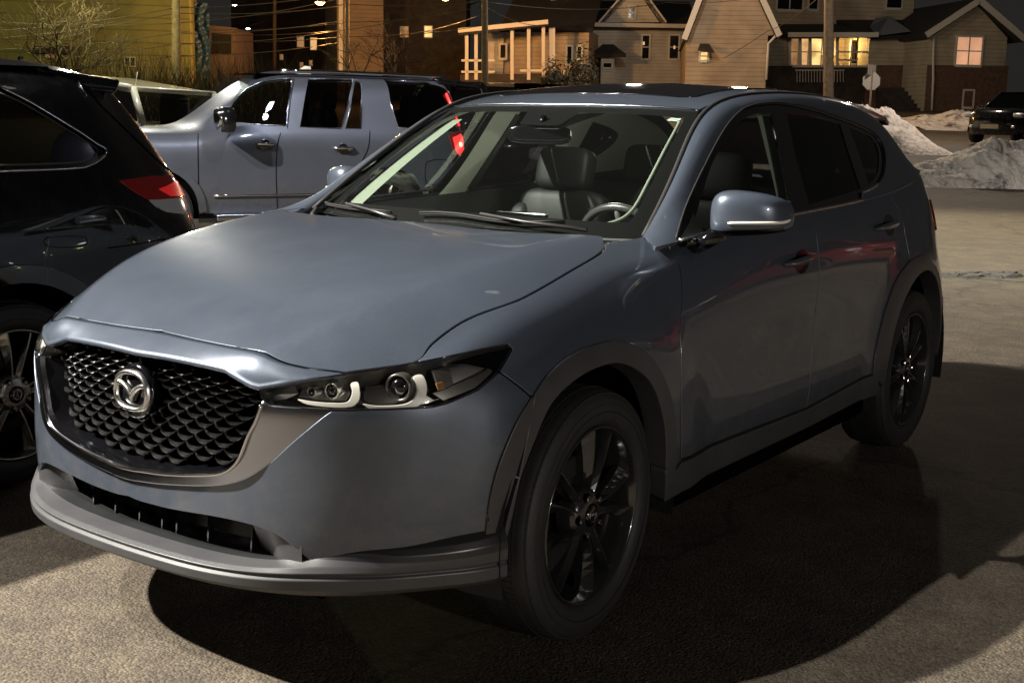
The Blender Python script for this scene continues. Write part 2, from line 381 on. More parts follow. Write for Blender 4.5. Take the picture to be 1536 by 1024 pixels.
def Wfn(a,b):
    P=_W.fn(np.asarray(a)+WL,b).copy()
    for hy,hz in HUBS:
        r=np.hypot(P[...,1]-hy,P[...,2]-hz)
        f=.022*sst((.70-r)/.20)*sst((P[...,1]+.62)/.2 if hy==0 else (3.35-P[...,1])/.2)
        P[...,0]+=np.sign(P[...,0])*f*(np.abs(P[...,0])>.5)
    return P
W=Surf(Wfn,-WL,WL,0,WCB[-1])
AL=(.05,WL)
def wpx(L,**k): return [tuple(q) for q in W.inv(L,a_lim=AL,**k)]
yz=lambda P:P[...,1:3]
def wyz(L): return [tuple(q) for q in W.inv(L,pf=yz,a_lim=(1.0,WL-1.0),face=False)]   # side-on tracing
# hood
YC=np.array([-.86,-.78,-.65,-.5,-.35,-.1,.15,.4,.6]);ZC=np.array([.862,.903,.958,1.005,1.045,1.089,1.118,1.137,1.146]); HC=np.polyfit(YC,ZC,4)
def spl(x,w=.007): return w*np.logaddexp(0,x/w)
XCP=np.polyfit([-.86,-.78,-.54,-.38,-.2,.04,.3,.6],[.37,.41,.53,.58,.610,.632,.64,.645],4)
def Hz(x,y):
    ax=np.abs(x); st=.69+.04*y-.13*sst((-.3-y)/.5)
    return np.polyval(HC,y)+.006*ax**2-(.30+.14*sst((-.25-y)/.4))*spl(ax-np.polyval(XCP,y))-.28*spl(ax-st,.03)
Hd=Surf(lambda a,b:np.stack(np.broadcast_arrays(np.asarray(a,float),np.asarray(b,float),Hz(np.asarray(a,float),np.asarray(b,float))),-1),-.85,.85,-.95,.7)
def hpx(L): return [tuple(q) for q in Hd.inv(L,a_lim=(0,.85),face=False)]
# glasshouse side
GB=[(.848,.36,1.10),(.850,.55,1.11),(.853,.80,1.12),(.853,1.10,1.13),(.853,1.45,1.14),(.852,1.8,1.148),(.848,2.15,1.16),(.835,2.5,1.18),(.81,2.8,1.205),(.765,3.0,1.23),(.70,3.20,1.245)]
GT=[(.725,.49,1.10),(.70,.66,1.215),(.655,.84,1.335),(.60,1.03,1.455),(.575,1.22,1.54),(.57,1.55,1.575),(.565,2.0,1.585),(.56,2.4,1.565),(.55,2.75,1.52),(.56,3.02,1.43),(.60,3.24,1.27)]
def gcol(i):
    b=np.array(GB[i]);t=np.array(GT[i]); d=t-b; L=np.linalg.norm(d); k=min(1,L/.45)
    o=np.cross(np.array([0,-1,0.]),d) ; o=np.array([abs(d[2]),0,abs(d[0])]); o/=np.linalg.norm(o)+1e-9
    return [b+d*f+o*h*k for f,h in ((0,0),(.25,.012),(.5,.025),(.72,.04),(.88,.048),(.97,.03),(1,0))]
G,_,_=net_surf([gcol(i) for i in range(11)]); G.r0=G.r
def gpx(L,**k): return [tuple(q) for q in G.inv(L,**k)]
# windscreen
wb=[(0,.365,1.095),(.25,.375,1.095),(.45,.41,1.095),(.62,.47,1.095),(.735,.545,1.095)]
wt=[(0,1.10,1.520),(.2,1.105,1.520),(.37,1.118,1.517),(.49,1.137,1.513),(.565,1.155,1.505)]
def wscol(i,s):
    b=np.array(wb[i]);t=np.array(wt[i]); o=np.array([0,-.5,.85]); r=[b+(t-b)*f+o*h for f,h in ((0,0),(.3,.02),(.65,.022),(1,0))]
    return [q*np.array([s,1,1]) for q in r]
WSN=[wscol(i,-1) for i in (4,3,2,1)]+[wscol(i,1) for i in range(5)]
WS_,(wca,_),_=net_surf(WSN); WSL=wca[-1]/2
WSf=Surf(lambda a,b:WS_.fn(np.asarray(a)+WSL,b),-WSL,WSL,0,WS_.r[3])
# roof
def Rz(x,y): 
    yy=np.asarray(y,float); c=np.interp(yy,[1.0,3.5],[0,1]); 
    return np.polyval(RC,yy)-.11*np.abs(x)**2.2
RY=np.array([1.10,1.25,1.45,1.7,2.0,2.4,2.8,3.15,3.35]);RZ=np.array([1.518,1.560,1.590,1.612,1.618,1.605,1.57,1.52,1.485]); RC=np.polyfit(RY,RZ,5)
Rf=Surf(lambda a,b:np.stack(np.broadcast_arrays(np.asarray(a,float),np.asarray(b,float),Rz(np.asarray(a,float),np.asarray(b,float))),-1),-.7,.7,1.0,3.5)
def mirL(L): return [(-a,b) for a,b in L]
def sym(L):  # half loop from centre to centre -> full loop
    return list(L)+[(-a,b) for a,b in L[::-1]]
car=empty('parked_suv',(0,0,0),label='slate blue-grey crossover in the foreground, its mesh grille and black wheels facing the viewer',cat='car')
# ---- traced edges (photo pixels carried onto the surfaces)
hoodfront=[(205,491),(225,494),(307,512),(398,530),(453,551),(518,560)]
hoodside=[(518,560),(575,552),(627,542),(649,516),(694,483),(757,458),(798,440),(850,410),(903,377),(905,355)]
def clampb(L,eps=.002): return [(a,min(b,WCB[-1]-eps)) for a,b in L]
# blend the top of the wrap surface into the hood
_Wf0=W.fn; BT=WCB[-1]
def Wfn2(a,b):
    a=np.asarray(a,float);b=np.asarray(b,float); P=_Wf0(a,b); 
    w=sst((np.broadcast_to(b,P.shape[:-1])-(BT-.17))/.13)*(1-sst((P[...,1]-.42)/.2))
    P[...,2]=P[...,2]*(1-w)+Hz(P[...,0],P[...,1])*w; return P
W.fn=Wfn2
xy=lambda P:P[...,:2]
def h2w(L):  # hood loop points -> wrap surface params
    P=Hd.P(*np.array(L).T); return [tuple(q) for q in W.inv(P[:,:2],pf=xy,a_lim=(0,3.2),b_lim=(BT-.3,BT),face=False)]
hf=smooth(hpx(hoodfront)); hf=[(0,hf[0][1])]+[q for q in hf[1:] if q[0]>.01]; hs=smooth(hpx(hoodside))
hr=smooth(hpx([(905,354),(850,351),(750,346),(650,335)])); hr=[q for q in hr[:-1] if q[0]>.01]+[(0,hr[-1][1])]
hl=hf+hs[1:]+hr[1:]
hood=panel('hood',Hd,[sym(hl)],'paint',car,step=.03,edge=.015)
# ---- nose strip above the grille
lampT=wpx([(518,560),(470,569),(430,577),(388,584)])
grT=wpx([(375,581),(342,562),(333,557),(258,541),(200,531)]); grT[-1]=(0,grT[-1][1])
wf=h2w(hf)
def lin(L,n):
    L=np.array(L); c=np.concatenate([[0],np.cumsum(np.linalg.norm(np.diff(L,axis=0),axis=1))]); t=np.linspace(0,c[-1],n); return np.stack([np.interp(t,c,L[:,i]) for i in range(L.shape[1])],1)
def w3(L): return W.P(*np.array(L).T)
hfc=hpx(hoodfront); hfc[0]=(0,hfc[0][1]); kk=min(range(len(hf)),key=lambda i:abs(proj(Hd.P(*hf[i]))[0]-400))
U1=Hd.P(*np.array(hf[:kk+1]).T); U2=Hd.P(*np.array(hf[kk:]).T)
L1=w3(grT[::-1]+[lampT[-1]]); L2=w3(lampT[::-1])
L1=np.array(smooth(L1,4,corners=(len(L1)-2,len(L1)-3))); L1[:,0]=np.maximum(L1[:,0],0)
L2[-1]=U2[-1]+np.array([.004,-.002,-.006])
Uc=np.vstack([lin(U1,24),lin(U2,14)[1:]]);Lc_=np.vstack([lin(L1,24),lin(L2,14)[1:]]); Uc[:,1]-=.004
Uc=np.vstack([Uc[:0:-1]*[-1,1,1],Uc]);Lc_=np.vstack([Lc_[:0:-1]*[-1,1,1],Lc_])
def hgrad(P): e=1e-3; return (Hz(P[:,0],P[:,1]+e)-Hz(P[:,0],P[:,1]-e))/(2*e)
dn=np.stack([0*Uc[:,0],-np.ones(len(Uc)),-hgrad(Uc)],1); dd_=np.linalg.norm(Lc_-Uc,axis=1,keepdims=True)
outw=np.stack([Lc_[:,0]*.9,-np.ones(len(Uc)),.9+0*Lc_[:,0]],1); outw/=np.linalg.norm(outw,axis=1,keepdims=True)
ed_=np.minimum(1,dd_/.06); Lt=Lc_+(np.array([0,.004,.013]))*ed_; B1=Uc+dn*dd_*.40; B2=Lt+(B1-Lt)*.30; rows=[Uc+[0,.004,-.018],Uc+[0,0,-.003]]
for t in np.linspace(0,1,12): rows.append(Uc*(1-t)**3+3*B1*t*(1-t)**2+3*B2*t*t*(1-t)+Lt*t**3)
rows+=[Lt+np.array([0,-.003,-.004])*ed_,Lc_+np.array([0,-.003,.002])*ed_,Lc_+[0,.003,-.003],Lc_+[0,.012,-.006],Lc_+[0,.05,.0]]
mb=MB(); mb.grid(np.stack(rows,1)); nose=mb.build('nose_panel','paint',car)
# ---- bumper
wingO=smooth([(193,716),(240,723),(300,726),(340,724),(372,715),(402,695),(440,661),(480,628),(497,616)])
lampB=[(497,616),(560,614),(620,612),(649,610),(672,604),(717,584),(748,557)]
archO=[(798,596),(776,632),(758,672),(744,712),(735,752),(730,795),(727,837)]
archO2=[(798,596),(815,570),(835,549),(857,533),(880,522),(911,513),(930,513),(947,518),(964,528),(979,542),(991,561),(1001,585),(1008,612),(1012,640),(1013,671),(1011,704)]
claT=[(727,837),(692,857),(641,863),(594,868),(509,871),(500,866),(475,850),(440,821)]
moT=smooth([(440,821),(416,803),(387,791),(358,783),(319,775),(260,765),(223,756),(188,746)])
bl=wpx(wingO)+wpx(lampB)[1:]+wpx(archO)+wpx(claT)[1:]+wpx(moT)[1:]; bl[0]=(0,bl[0][1]); bl[-1]=(0,bl[-1][1])
bumper=panel('bumper',W,[sym(bl)],'paint',car,step=.03,edge=.012,lip=.03)
# ---- fenders, doors, quarters
lampTO=[(627,542),(694,529),(735,521),(762,516),(768,522),(748,557)]
fl=h2w(hs[len(hs)//9*2:])  # hood side from the lamp back
k=[i for i,q in enumerate(hs) if proj(Hd.P(*q))[0]>=627][0]
fl=h2w(hs[k:]); eA=fl[-1]
def wz(y,z): return wyz([(y,z)])[0]
cutF=wpx([(1018,395),(1020,500),(1021,600),(1020,692)])
topF=[(eA[0]+.05,BT-.001),(cutF[0][0],BT-.001)]
fpoly=fl+topF+cutF+wpx(smooth(archO2))[::-1]+wpx([(748,557),(768,523),(762,517),(694,530),(627,543)])
for mir in (0,1):
    panel('fender',W,[fpoly],'paint',car,mirror=mir,step=.03,edge=.012)
sill=wpx([(1020,692),(1209,612),(1308,561)])
splt=wpx([(1226,366),(1229,417),(1223,468),(1218,519),(1215,570),(1209,612)])
aS=splt[0][0]+.012
rA=smooth([(1308,561),(1314,519),(1328,463),(1345,418),(1365,391)]); rA=wpx(rA)
cutR=[(rA[-1][0],rA[-1][1]),(rA[-1][0]-.005,rA[-1][1]+.12),(rA[-1][0]-.05,BT-.10),(rA[-1][0]-.10,BT-.001)]
rA2=wpx(smooth([(1365,391),(1385,383),(1398,395),(1406,415),(1411,445)]))
print('rear arch',W.P(*np.array(rA).T)[:, 1:].round(2).tolist()[::3],W.P(*np.array(rA2).T)[:,1:].round(2).tolist()[::3])
print('front arch',W.P(*np.array(wpx(archO2)).T).round(2).tolist()[::2])
print('sill',W.P(*np.array(sill).T).round(2).tolist(),'cutF',W.P(*np.array(cutF).T).round(2).tolist(),'split',W.P(*np.array(splt).T).round(2).tolist())
doorF=[(cutF[0][0],BT-.001),(aS,BT-.001)]+splt+[sill[0]]+cutF[::-1]
doorR=[(aS,BT-.001),(cutR[-1][0],BT-.001)]+cutR[::-1][1:]+rA[::-1][1:]+splt[::-1]
# rear arch in side view: mirror-like arc about the rear hub
arcR=[(2.70+.50*math.cos(t),.36+.50*math.sin(t)) for t in np.linspace(PI*.5,-.12,9)]
wr=wyz(arcR)
aT=wyz([(3.15,.9)])[0][0]
tailp=[(WL-2.0,0)]
aEnd=WL-.001
quarter=cutR[::-1]+wr+[(WL*2-WL-.001,WCB[-1]*.18)]+[(aEnd,BT-.001)]
for mir in (0,1):
    dF=panel('front_door',W,[doorF],'paint',car,mirror=mir,step=.03,edge=.014)
    dR=panel('rear_door',W,[doorR],'paint',car,mirror=mir,step=.03,edge=.014)
    panel('quarter_panel',W,[quarter],'paint',car,mirror=mir,step=.035,edge=.02)
# ---- roof side rails with A pillar, all on the glasshouse surface
ga0,ga1,gb0,gb1=G.r
dloO=smooth([(1014,357),(1029,309),(1056,250),(1085,196),(1109,168),(1129,158),(1155,154),(1178,155),(1215,162),(1266,179),(1300,193),(1318,207),(1327,230),(1326,258),(1318,274),(1306,283),(1292,289)])
dl=gpx(dloO); dl=[(a,max(b,gb0+.004)) for a,b in dl]
print('dlo',G.P(*np.array(dl).T).round(2).tolist()[::8])
rail=[(ga0+.001,gb0+.001),dl[0] if dl[0][1]<gb0+.02 else (dl[0][0],gb0+.001)]+dl+[(dl[-1][0],gb0+.001),(ga1-.001,gb0+.001),(ga1-.001,gb1-.001)]+[(a,gb1-.001) for a in np.linspace(ga1,ga0,40)[1:]]
for mir in (0,1):
    panel('roof_rail',G,[rail],'paint',car,mirror=mir,step=.03,edge=.014,gap=.001,lip=.01)
roof=[(0,1.095+.01),(.2,1.11),(.37,1.122),(.49,1.142),(.555,1.165),(.56,1.25),(.558,1.55),(.553,2.0),(.548,2.4),(.538,2.8),(.545,3.12),(.50,3.30),(.3,3.38),(0,3.40)]
panel('roof_panel',Rf,[sym(roof)],'paint',car,step=.04,edge=.02,gap=.006)
panel('windscreen',WSf,[sym([(0,.02),(WSL*.5,.02),(WSL-.01,.012),(WSL-.01,WSf.r[3]-.01),(0,WSf.r[3]-.01)])],'windscreen',car,step=.05,edge=.03,gap=0,lip=0)
# ================================================================= arch and sill cladding
def sub(name,mb,m,parent,**k): return mb.build(name,m,parent,**k)
archI=smooth([(749,834),(756,800),(763,770),(776,722),(793,675),(817,617),(835,591),(857,571),(880,556),(902,547),(920,543),(936,545),(953,553),(970,567),(981,585),(988,605),(994,630),(997,655),(998,680),(997,702)])
oF=wpx(smooth(archO))+wpx(smooth(archO2))[1:]; iF=wpx(archI)
# rear: mirror-image arcs about the rear hub
rI=wyz([(2.675+.435*math.cos(t),.37+.455*math.sin(t)) for t in np.linspace(PI+.0,.0,26)])
rO=rA+rA2[1:]; tail_arc=[(2.675+.505*math.cos(t),.37+.525*math.sin(t)) for t in np.linspace(.55,.0,8)]
rO=rO[:-3]+wyz(tail_arc)
sillB=wpx([(1319,556),(1311,591),(1211,638),(1018,736),(994,750),(996,703)]); sillT=wpx([(1011,705),(1020,694),(1209,614),(1308,563)])
for mir in (0,1):
    panel('wheel_arch_trim',W,[oF+iF[::-1]],'cladding',car,mirror=mir,step=.03,edge=.012,off=.007,lip=.07,gap=.001,round_=.004)
    panel('wheel_arch_trim',W,[rO+rI[::-1]],'cladding',car,mirror=mir,step=.03,edge=.012,off=.007,lip=.07,gap=.001,round_=.004)
    panel('sill_trim',W,[sillT+sillB],'cladding',car,mirror=mir,step=.03,edge=.015,off=.009,lip=.05,gap=.001,round_=.004)
# ---- lower front cladding with the intake shelf
Lc=[(.12,.52),(.12,.44),(.11,.388),(.085,.374),(.03,.370),(-.030,.368),(-.046,.361),(-.040,.352),(-.050,.345),(-.047,.312),(-.02,.296),(.10,.28)]
Lk=[(.045,.47),(.02,.435),(-.003,.41),(-.012,.395),(-.013,.383),(-.013,.374),(-.012,.364),(-.006,.356),(-.012,.348),(-.011,.318),(.01,.302),(.10,.29)]
Lc[9]=(-.047,.322); Lc[10]=(-.02,.304)
LM=[(.06,.50),(.035,.455),(.018,.435),(.010,.42),(.004,.405),(-.006,.384),(-.014,.366),(-.008,.357),(-.016,.350),(-.014,.322),(.0,.302),(.10,.28)]
Lc3=[(a+.008*(i>4),b) for i,(a,b) in enumerate(Lc)]
dup=[0,1,2,2,3,4,5,6,6,7,7,8,8,9,9,10,11]
LN=[]
for i in range(0,9):
    x,y,a=PLAN[i]
    if i==8: x,y,a=.887,-.43,74
    if i==7: x,y,a=.868,-.50,66
    a=math.radians(a); n=np.array([math.sin(a),-math.cos(a)]); t=[0,0,.0,.12,1,1,1,1,1][i]; u=[0,0,0,0,0,.7,1,1,1][i]
    pr=(np.array(Lc3 if i==3 else Lc)*(1-t)+np.array(LM)*t)*(1-u)+np.array(Lk)*u
    if i>=6: pr=pr+np.array([[0,.012*(i-5)*max(0,(6-j)/6)] for j in range(12)])
    LN.append([(x-n[0]*pr[j][0],y-n[1]*pr[j][0],pr[j][1]) for j in dup])
Lfull=[[(-x,y,z) for x,y,z in c] for c in LN[:0:-1]]+LN
Ln_=np.array(Lfull); T_=np.linspace(0,1,141); S_=np.linspace(0,1,73)
Q_=np.einsum('ti,ijk->tjk',bbasis(Ln_.shape[0],T_),Ln_[:,[0,1,2,4,5,6,7,9,11,13,15,16]])
mb=MB(); mb_=mb; mk=MB()
for j_ in range(11):
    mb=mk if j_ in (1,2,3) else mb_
    a_,b_=Q_[:,j_],Q_[:,j_+1]; d_=(b_-a_); l_=np.linalg.norm(d_,axis=1,keepdims=True); e_=np.minimum(.0022,l_*.3)*d_/np.maximum(l_,1e-9)
    mb.grid(np.stack([a_+e_,(a_+b_)/2,b_-e_],1))
    if j_<10:
        c_=Q_[:,j_+2]; d2=(c_-b_); l2=np.linalg.norm(d2,axis=1,keepdims=True); e2=np.minimum(.0022,l2*.3)*d2/np.maximum(l2,1e-9); mb.grid(np.stack([b_-e_,b_-e_*.25+e2*.25,b_+e2],1))
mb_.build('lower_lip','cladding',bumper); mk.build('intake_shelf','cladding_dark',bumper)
# intake: dark back, fins, grey cheeks
mb=MB(); 
P=[(x,y+.16,z) for x,y,z in [(-.62,-.80,0),(-.4,-.87,0),(-.2,-.90,0),(0,-.91,0),(.2,-.90,0),(.4,-.87,0),(.62,-.80,0)]]
for p,q in zip(P[:-1],P[1:]):
    mb.add([(p[0],p[1],.30),(q[0],q[1],.30),(q[0],q[1],.56),(p[0],p[1],.56)],[(0,1,2,3)])
mb.build('intake_back','void',bumper)
mb=MB()
for k in range(26):
    z=.385+k*.0045*1.0
    if k%2: continue
    mb.tube([(x,y-.035,z) for x,y,_ in P[1:-1]],.0014,4)
mb.build('radiator','black_gloss',bumper)
for px,py in ((113,716),(150,733),(188,746),(222,757),(243,762),(345,778),(287,769)):
    x=unp(px,py,1,-.89)[0]; x=max(min(x,.44),-.5); yy=-.905+.18*x*x
    mb=MB(); mb.add([(x-.0025,yy+.055,.365),(x+.0025,yy+.055,.365),(x+.0025,yy+.16,.365),(x-.0025,yy+.16,.365),(x-.0025,yy+.065,.475),(x+.0025,yy+.065,.475),(x+.0025,yy+.16,.475),(x-.0025,yy+.16,.475)],[(0,3,2,1),(4,5,6,7),(0,1,5,4),(1,2,6,5),(2,3,7,6),(3,0,4,7)])
    mb.build('intake_fin','black_gloss',bumper)
for s in (-1,1):
    mb=MB(); n=10; Pg=np.zeros((n,5,3))
    for i in range(n):
        t=i/(n-1); x=.385+.165*t; yb=np.interp(x,[q[0] for q in PLAN[:8]],[q[1] for q in PLAN[:8]])
        for j in range(5): u=j/4; Pg[i,j]=(s*x,yb+.006+.085*(1-t)**1.3*(1-.5*u),.362+(.105-.062*t*t)*u+.022*t)
    mb.grid(Pg); mb.build('intake_cheek','cladding',bumper)
# ================================================================= grille
wingI=smooth([(194,701),(250,709),(300,711),(332,709),(350,701),(363,685),(376,652),(387,630),(395,606)])
wi=wpx(wingI); wi[0]=(0,wi[0][1]); wo=wpx(wingO); wo[0]=(0,wo[0][1])
loop=wo+wpx([(450,613),(407,609),(397,603)])+wi[::-1]
grille=empty('grille'); grille.parent=car
full=[(a,b) for a,b in wo]+wpx([(450,613),(407,609),(397,603)])
fr=full+wi[::-1]
outer=fr[:len(full)]; inner=wi
poly=[(-a,b) for a,b in outer[::-1]]+outer[1:]+inner[::-1]+[(-a,b) for a,b in inner[1:]]
def wingdisp(P):  # flute down the middle of the wing
    return .010-.022*sst((np.abs(P[:,0])-.36)/.2)*np.exp(-((P[:,2]-(.60+.62*(np.abs(P[:,0])-.36)))/.06)**2)
panel('grille_frame',W,[poly],'dark_chrome',grille,step=.012,edge=.010,off=0,lip=.03,gap=.001,round_=.005,disp=wingdisp)
mb=MB()
pts=[W.P(a,b,.012) for a,b in [(-a,b) for a,b in wi[::-1]]+wi[1:]]
mb.tube([tuple(p) for p in pts],.0045,8); mb.build('frame_edge','chrome',grille)
# opening loop (half) and the mesh boundary set back
op=wi+grT; op=[(a,b) for a,b in op]
meshH=[(0,None)]
mpx=[(195,680),(234,690),(290,697),(340,698),(356,690),(366,672),(378,642),(390,604)]
D=-.055
mi_=[tuple(q) for q in W.inv(mpx,a_lim=(0,WL),off=D)]; mi_[0]=(0,mi_[0][1])
gt=[(a,b-.012) for a,b in grT]
mloop=smooth(mi_)+gt
ms=sym(mloop)
panel('grille_back',W,[ms],'void',grille,step=.05,edge=.03,off=D-.03,gap=0,lip=0)
# walls between the frame and the mesh
mb=MB()
def rs(L,n):
    L=np.array(L); c=np.concatenate([[0],np.cumsum(np.linalg.norm(np.diff(L,axis=0),axis=1))]); t=np.linspace(0,c[-1],n); return np.stack([np.interp(t,c,L[:,i]) for i in (0,1)],1)
A=rs(wi,40);B=rs(smooth(mi_),40)
for s in (1,-1):
    Pa=W.P(A[:,0]*s,A[:,1],-.001);Pb=W.P(B[:,0]*s,B[:,1],D-.012); mb.grid(np.stack([Pa,Pb],1),smooth=True)
A=rs(grT,20);B=rs(gt,20)
for s in (1,-1):
    Pa=W.P(A[:,0]*s,A[:,1],-.02);Pb=W.P(B[:,0]*s,B[:,1],D-.03); mb.grid(np.stack([Pa,Pb],1),smooth=True)
mb.build('grille_surround','black_gloss',grille)
# pressed mesh of small winged scoops
mpoly=offset_poly(np.array(ms),.006)
ba,bb=[tuple(q) for q in W.inv([(190,585)],a_lim=(-.2,.2),off=-.01)][0]; ba=0
px_,py_=.068,.0275; mb=MB(); lo=mpoly.min(0);hi=mpoly.max(0); r=0
bq=lo[1]+.004
while bq<hi[1]:
    for k in range(-14,15):
        a=k*px_+(px_/2 if r%2 else 0)
        if not pip(np.array([[a,bq+.006]]),mpoly)[0] or math.hypot((a-ba)/1.05,bq-bb)<.082: continue
        n=11; T=np.linspace(-1,1,n); w=.036
        za=bq+.026*np.abs(T)**2.2; th=.0035+.0085*(1-np.abs(T)**1.5)
        sec=[(0.0,.000,-.018),(0,.000,.010),(0.0,.35,.014),(0,1.0,.002),(0,.9,-.018)]
        Pn=np.zeros((n,5,3))
        for j,(q0,f,dp) in enumerate(sec):
            bulge=dp if dp<0 else dp*(.25+.75*(1-T**2))
            Pn[:,j]=W.P(a+T*w,za+th*f,D+bulge)
        mb.grid(Pn,smooth=False)
    bq+=py_; r+=1
mb.build('grille_mesh',mat('mesh_gloss',(.30,.30,.30),rough=.2,metal=1,coat=.3),grille)
# emblem
Pc=W.P(0.,bb,.0); nb=W.N(np.array([0.]),np.array([bb]))[0]
Mb=Matrix.Translation(Vector(Pc)+Vector(nb)*-.020)@Matrix(((1,0,0),(0,0,-1),(0,1,0))).to_4x4()@Matrix.Rotation(-.05,4,'X')
mb=MB(); mb.lathe([(0,0),(.068,0),(.072,-.003),(.074,-.012),(.05,-.05)],40,M=Mb); eb=mb.build('emblem_plate','black_gloss',grille)
def ringpt(t,rx=.066,ry=.0505):
    c,s=math.cos(t),math.sin(t); e=.82; return (rx*math.copysign(abs(c)**e,c),ry*math.copysign(abs(s)**e,s)-.002*math.cos(2*t))
mb=MB(); N_=56; sec=[(-.009,.0),(-.0075,.008),(-.002,.0125),(.004,.0085),(.006,0)]
Pg=np.zeros((N_+1,5,3))
for i in range(N_+1):
    t=2*PI*i/N_; x,y=ringpt(t); l=math.hypot(x,y)
    for j,(dr,h) in enumerate(sec): v=Mb@Vector((x*(1+dr/l),y*(1+dr/l),h+.003)); Pg[i,j]=v
mb.grid(Pg)
mb.build('emblem_ring','badge_chrome',eb)
mb=MB()
for s in (-1,1):
    up=[(0,-.002),(.010,.009),(.028,.020),(.046,.026),(.062,.027)]; dn=[(0,-.030),(.007,-.014),(.020,.001),(.040,.011),(.065,.012)]
    n=13; U=smooth([np.array(q) for q in up],4);Dn=smooth([np.array(q) for q in dn],4); m=len(U); Pg=np.zeros((m,5,3))
    for i in range(m):
        for j,(f,h) in enumerate(((0,.002),(.03,.010),(.5,.0135),(.97,.010),(1,.002))):
            q=U[i]*(1-f)+Dn[i]*f; Pg[i,j]=Mb@Vector((s*q[0],q[1],h))
    mb.grid(Pg)
mb.build('emblem_wings','badge_chrome',eb)
# ================================================================= headlamps
lens=smooth([(389,584),(408,578),(450,571),(515,560),(570,552),(627,542),(694,529),(740,520),(762,516),(768,522),(748,556),(717,584),(672,604),(649,610),(600,613),(560,614),(497,615),(445,612),(407,608),(392,596)],3,corners=(8,9,19))
lp=wpx(lens)
def scale_poly(L,k,c=None):
    L=np.array(L); c=L.mean(0) if c is None else c; return c+(L-c)*k
def lamp_panel(nm,L,m,par,off,mir,**k):
    q=[tuple(v) for v in W.inv(L,a_lim=(0,WL),off=off)]
    return panel(nm,W,[q],m,par,off=off,mirror=mir,**{**dict(step=.012,edge=.006,gap=0,lip=.012,round_=.0015),**k})
for mir in (0,1):
    s=-1 if mir else 1
    hl=empty('headlight'); hl.parent=car
    panel('lens',W,[lp],'lens',hl,mirror=mir,step=.025,edge=.012,gap=.003,lip=0,off=-.001)
    hb=panel('lamp_housing',W,[lp],'lamp_bezel',hl,mirror=mir,step=.03,edge=.012,gap=.002,lip=0,off=-.062)
    mb=MB(); q=resample(offset_poly(np.array(lp),.001),.015); q=np.vstack([q,q[:1]])
    Pa=W.P(q[:,0],q[:,1],-.003);Pb=W.P(q[:,0],q[:,1],-.064)
    for P_ in (Pa,Pb): P_[:,0]*=s
    mb.grid(np.stack([Pa,Pb],1)); mb.build('lamp_wall','lamp_bezel',hl)
    # gasket line round the lens
    mb=MB(); q=resample(offset_poly(np.array(lp),.001),.01); P_=W.P(q[:,0],q[:,1],-.002); P_[:,0]*=s; mb.tube([tuple(v) for v in P_],.0022,6,closed=True); mb.build('lamp_gasket','black_gloss',hl)
    # light guides
    d1=[(447,599),(470,603),(500,605),(520,604),(527,596),(529,585),(527,575),(536,573),(539,584),(539,596),(534,605),(523,610),(495,610),(462,606)]
    d2=[(545,606),(562,609),(590,609),(610,606),(622,598),(627,586),(625,574),(620,565),(632,562),(638,571),(640,584),(637,597),(629,607),(613,612),(585,613),(556,612)]
    for L in (d1,d2): lamp_panel('light_guide',smooth(L+L[:1],3)[:-1],'drl',hl,-.016,mir,step=.006,edge=.004)
    # dark inner tray
    lamp_panel('inner_tray',[(455,583),(522,575),(524,590),(518,600),(470,598),(448,594)],'lamp_silver',hl,-.045,mir,lip=.004)
    lamp_panel('inner_tray',[(548,580),(612,566),(620,582),(612,600),(560,606),(546,600)],'lamp_bezel',hl,-.045,mir,lip=.004)
    for (px,py,rr) in ((500,585,.015),(599,580,.026),(470,587,.009)):
        a,b=W.inv([(px,py)],a_lim=(0,WL),off=-.03)[0]; c=W.P(a,b,-.032); n=W.N(np.array([a]),np.array([b]))[0]
        n=np.array([n[0]*.25,n[1],0.]); n/=np.linalg.norm(n); c=c*np.array([s,1,1]); n=n*np.array([s,1,1])
        z=Vector(n); x=Vector((0,0,1)).cross(z).normalized(); y=z.cross(x); M=Matrix((x,y,z)).transposed().to_4x4(); M.translation=Vector(c)
        mb=MB(); mb.lathe([(rr*1.35,-.02),(rr*1.35,.006),(rr*1.25,.010),(rr*1.12,.008),(rr*1.08,-.02)],28,M=M); pj=mb.build('projector_ring','lamp_silver' if rr<.02 else 'lamp_bezel',hl)
        mb=MB(); mb.lathe([(rr,-.012),(rr*.97,-.004),(rr*.85,.004),(rr*.6,.010),(rr*.3,.0135),(.0001,.0145)],28,M=M); mb.build('projector','black_gloss',pj)
    # outer reflector blades
    lamp_panel('reflector',[(655,558),(700,541),(752,524),(757,528),(735,552),(700,574),(668,585)],'lamp_silver',hl,-.04,mir,lip=.01)
    lamp_panel('reflector_blade',[(650,590),(690,575),(735,553),(738,557),(712,581),(665,600)],'lamp_bezel',hl,-.018,mir,lip=.006)
    lamp_panel('reflector_blade',[(648,556),(672,549),(680,575),(660,585)],'lamp_bezel',hl,-.02,mir,lip=.01)
    lamp_panel('side_marker',[(655,575),(664,573),(668,582),(658,585)],'amber',hl,-.015,mir,lip=.004,edge=.003,step=.004)
    mb=MB(); q=W.inv([(395,590),(420,583),(442,578),(448,590),(430,598),(404,602)],a_lim=(0,WL),off=-.03); Pn=W.P(q[:,0],q[:,1],-.03); Pn[:,0]*=s; cc=Pn.mean(0)+np.array([0,-.012,0]); mb.add(list(Pn)+[cc],[(i,(i+1)%6,6) for i in range(6)]); mb.build('turn_lamp','lamp_silver',hl)
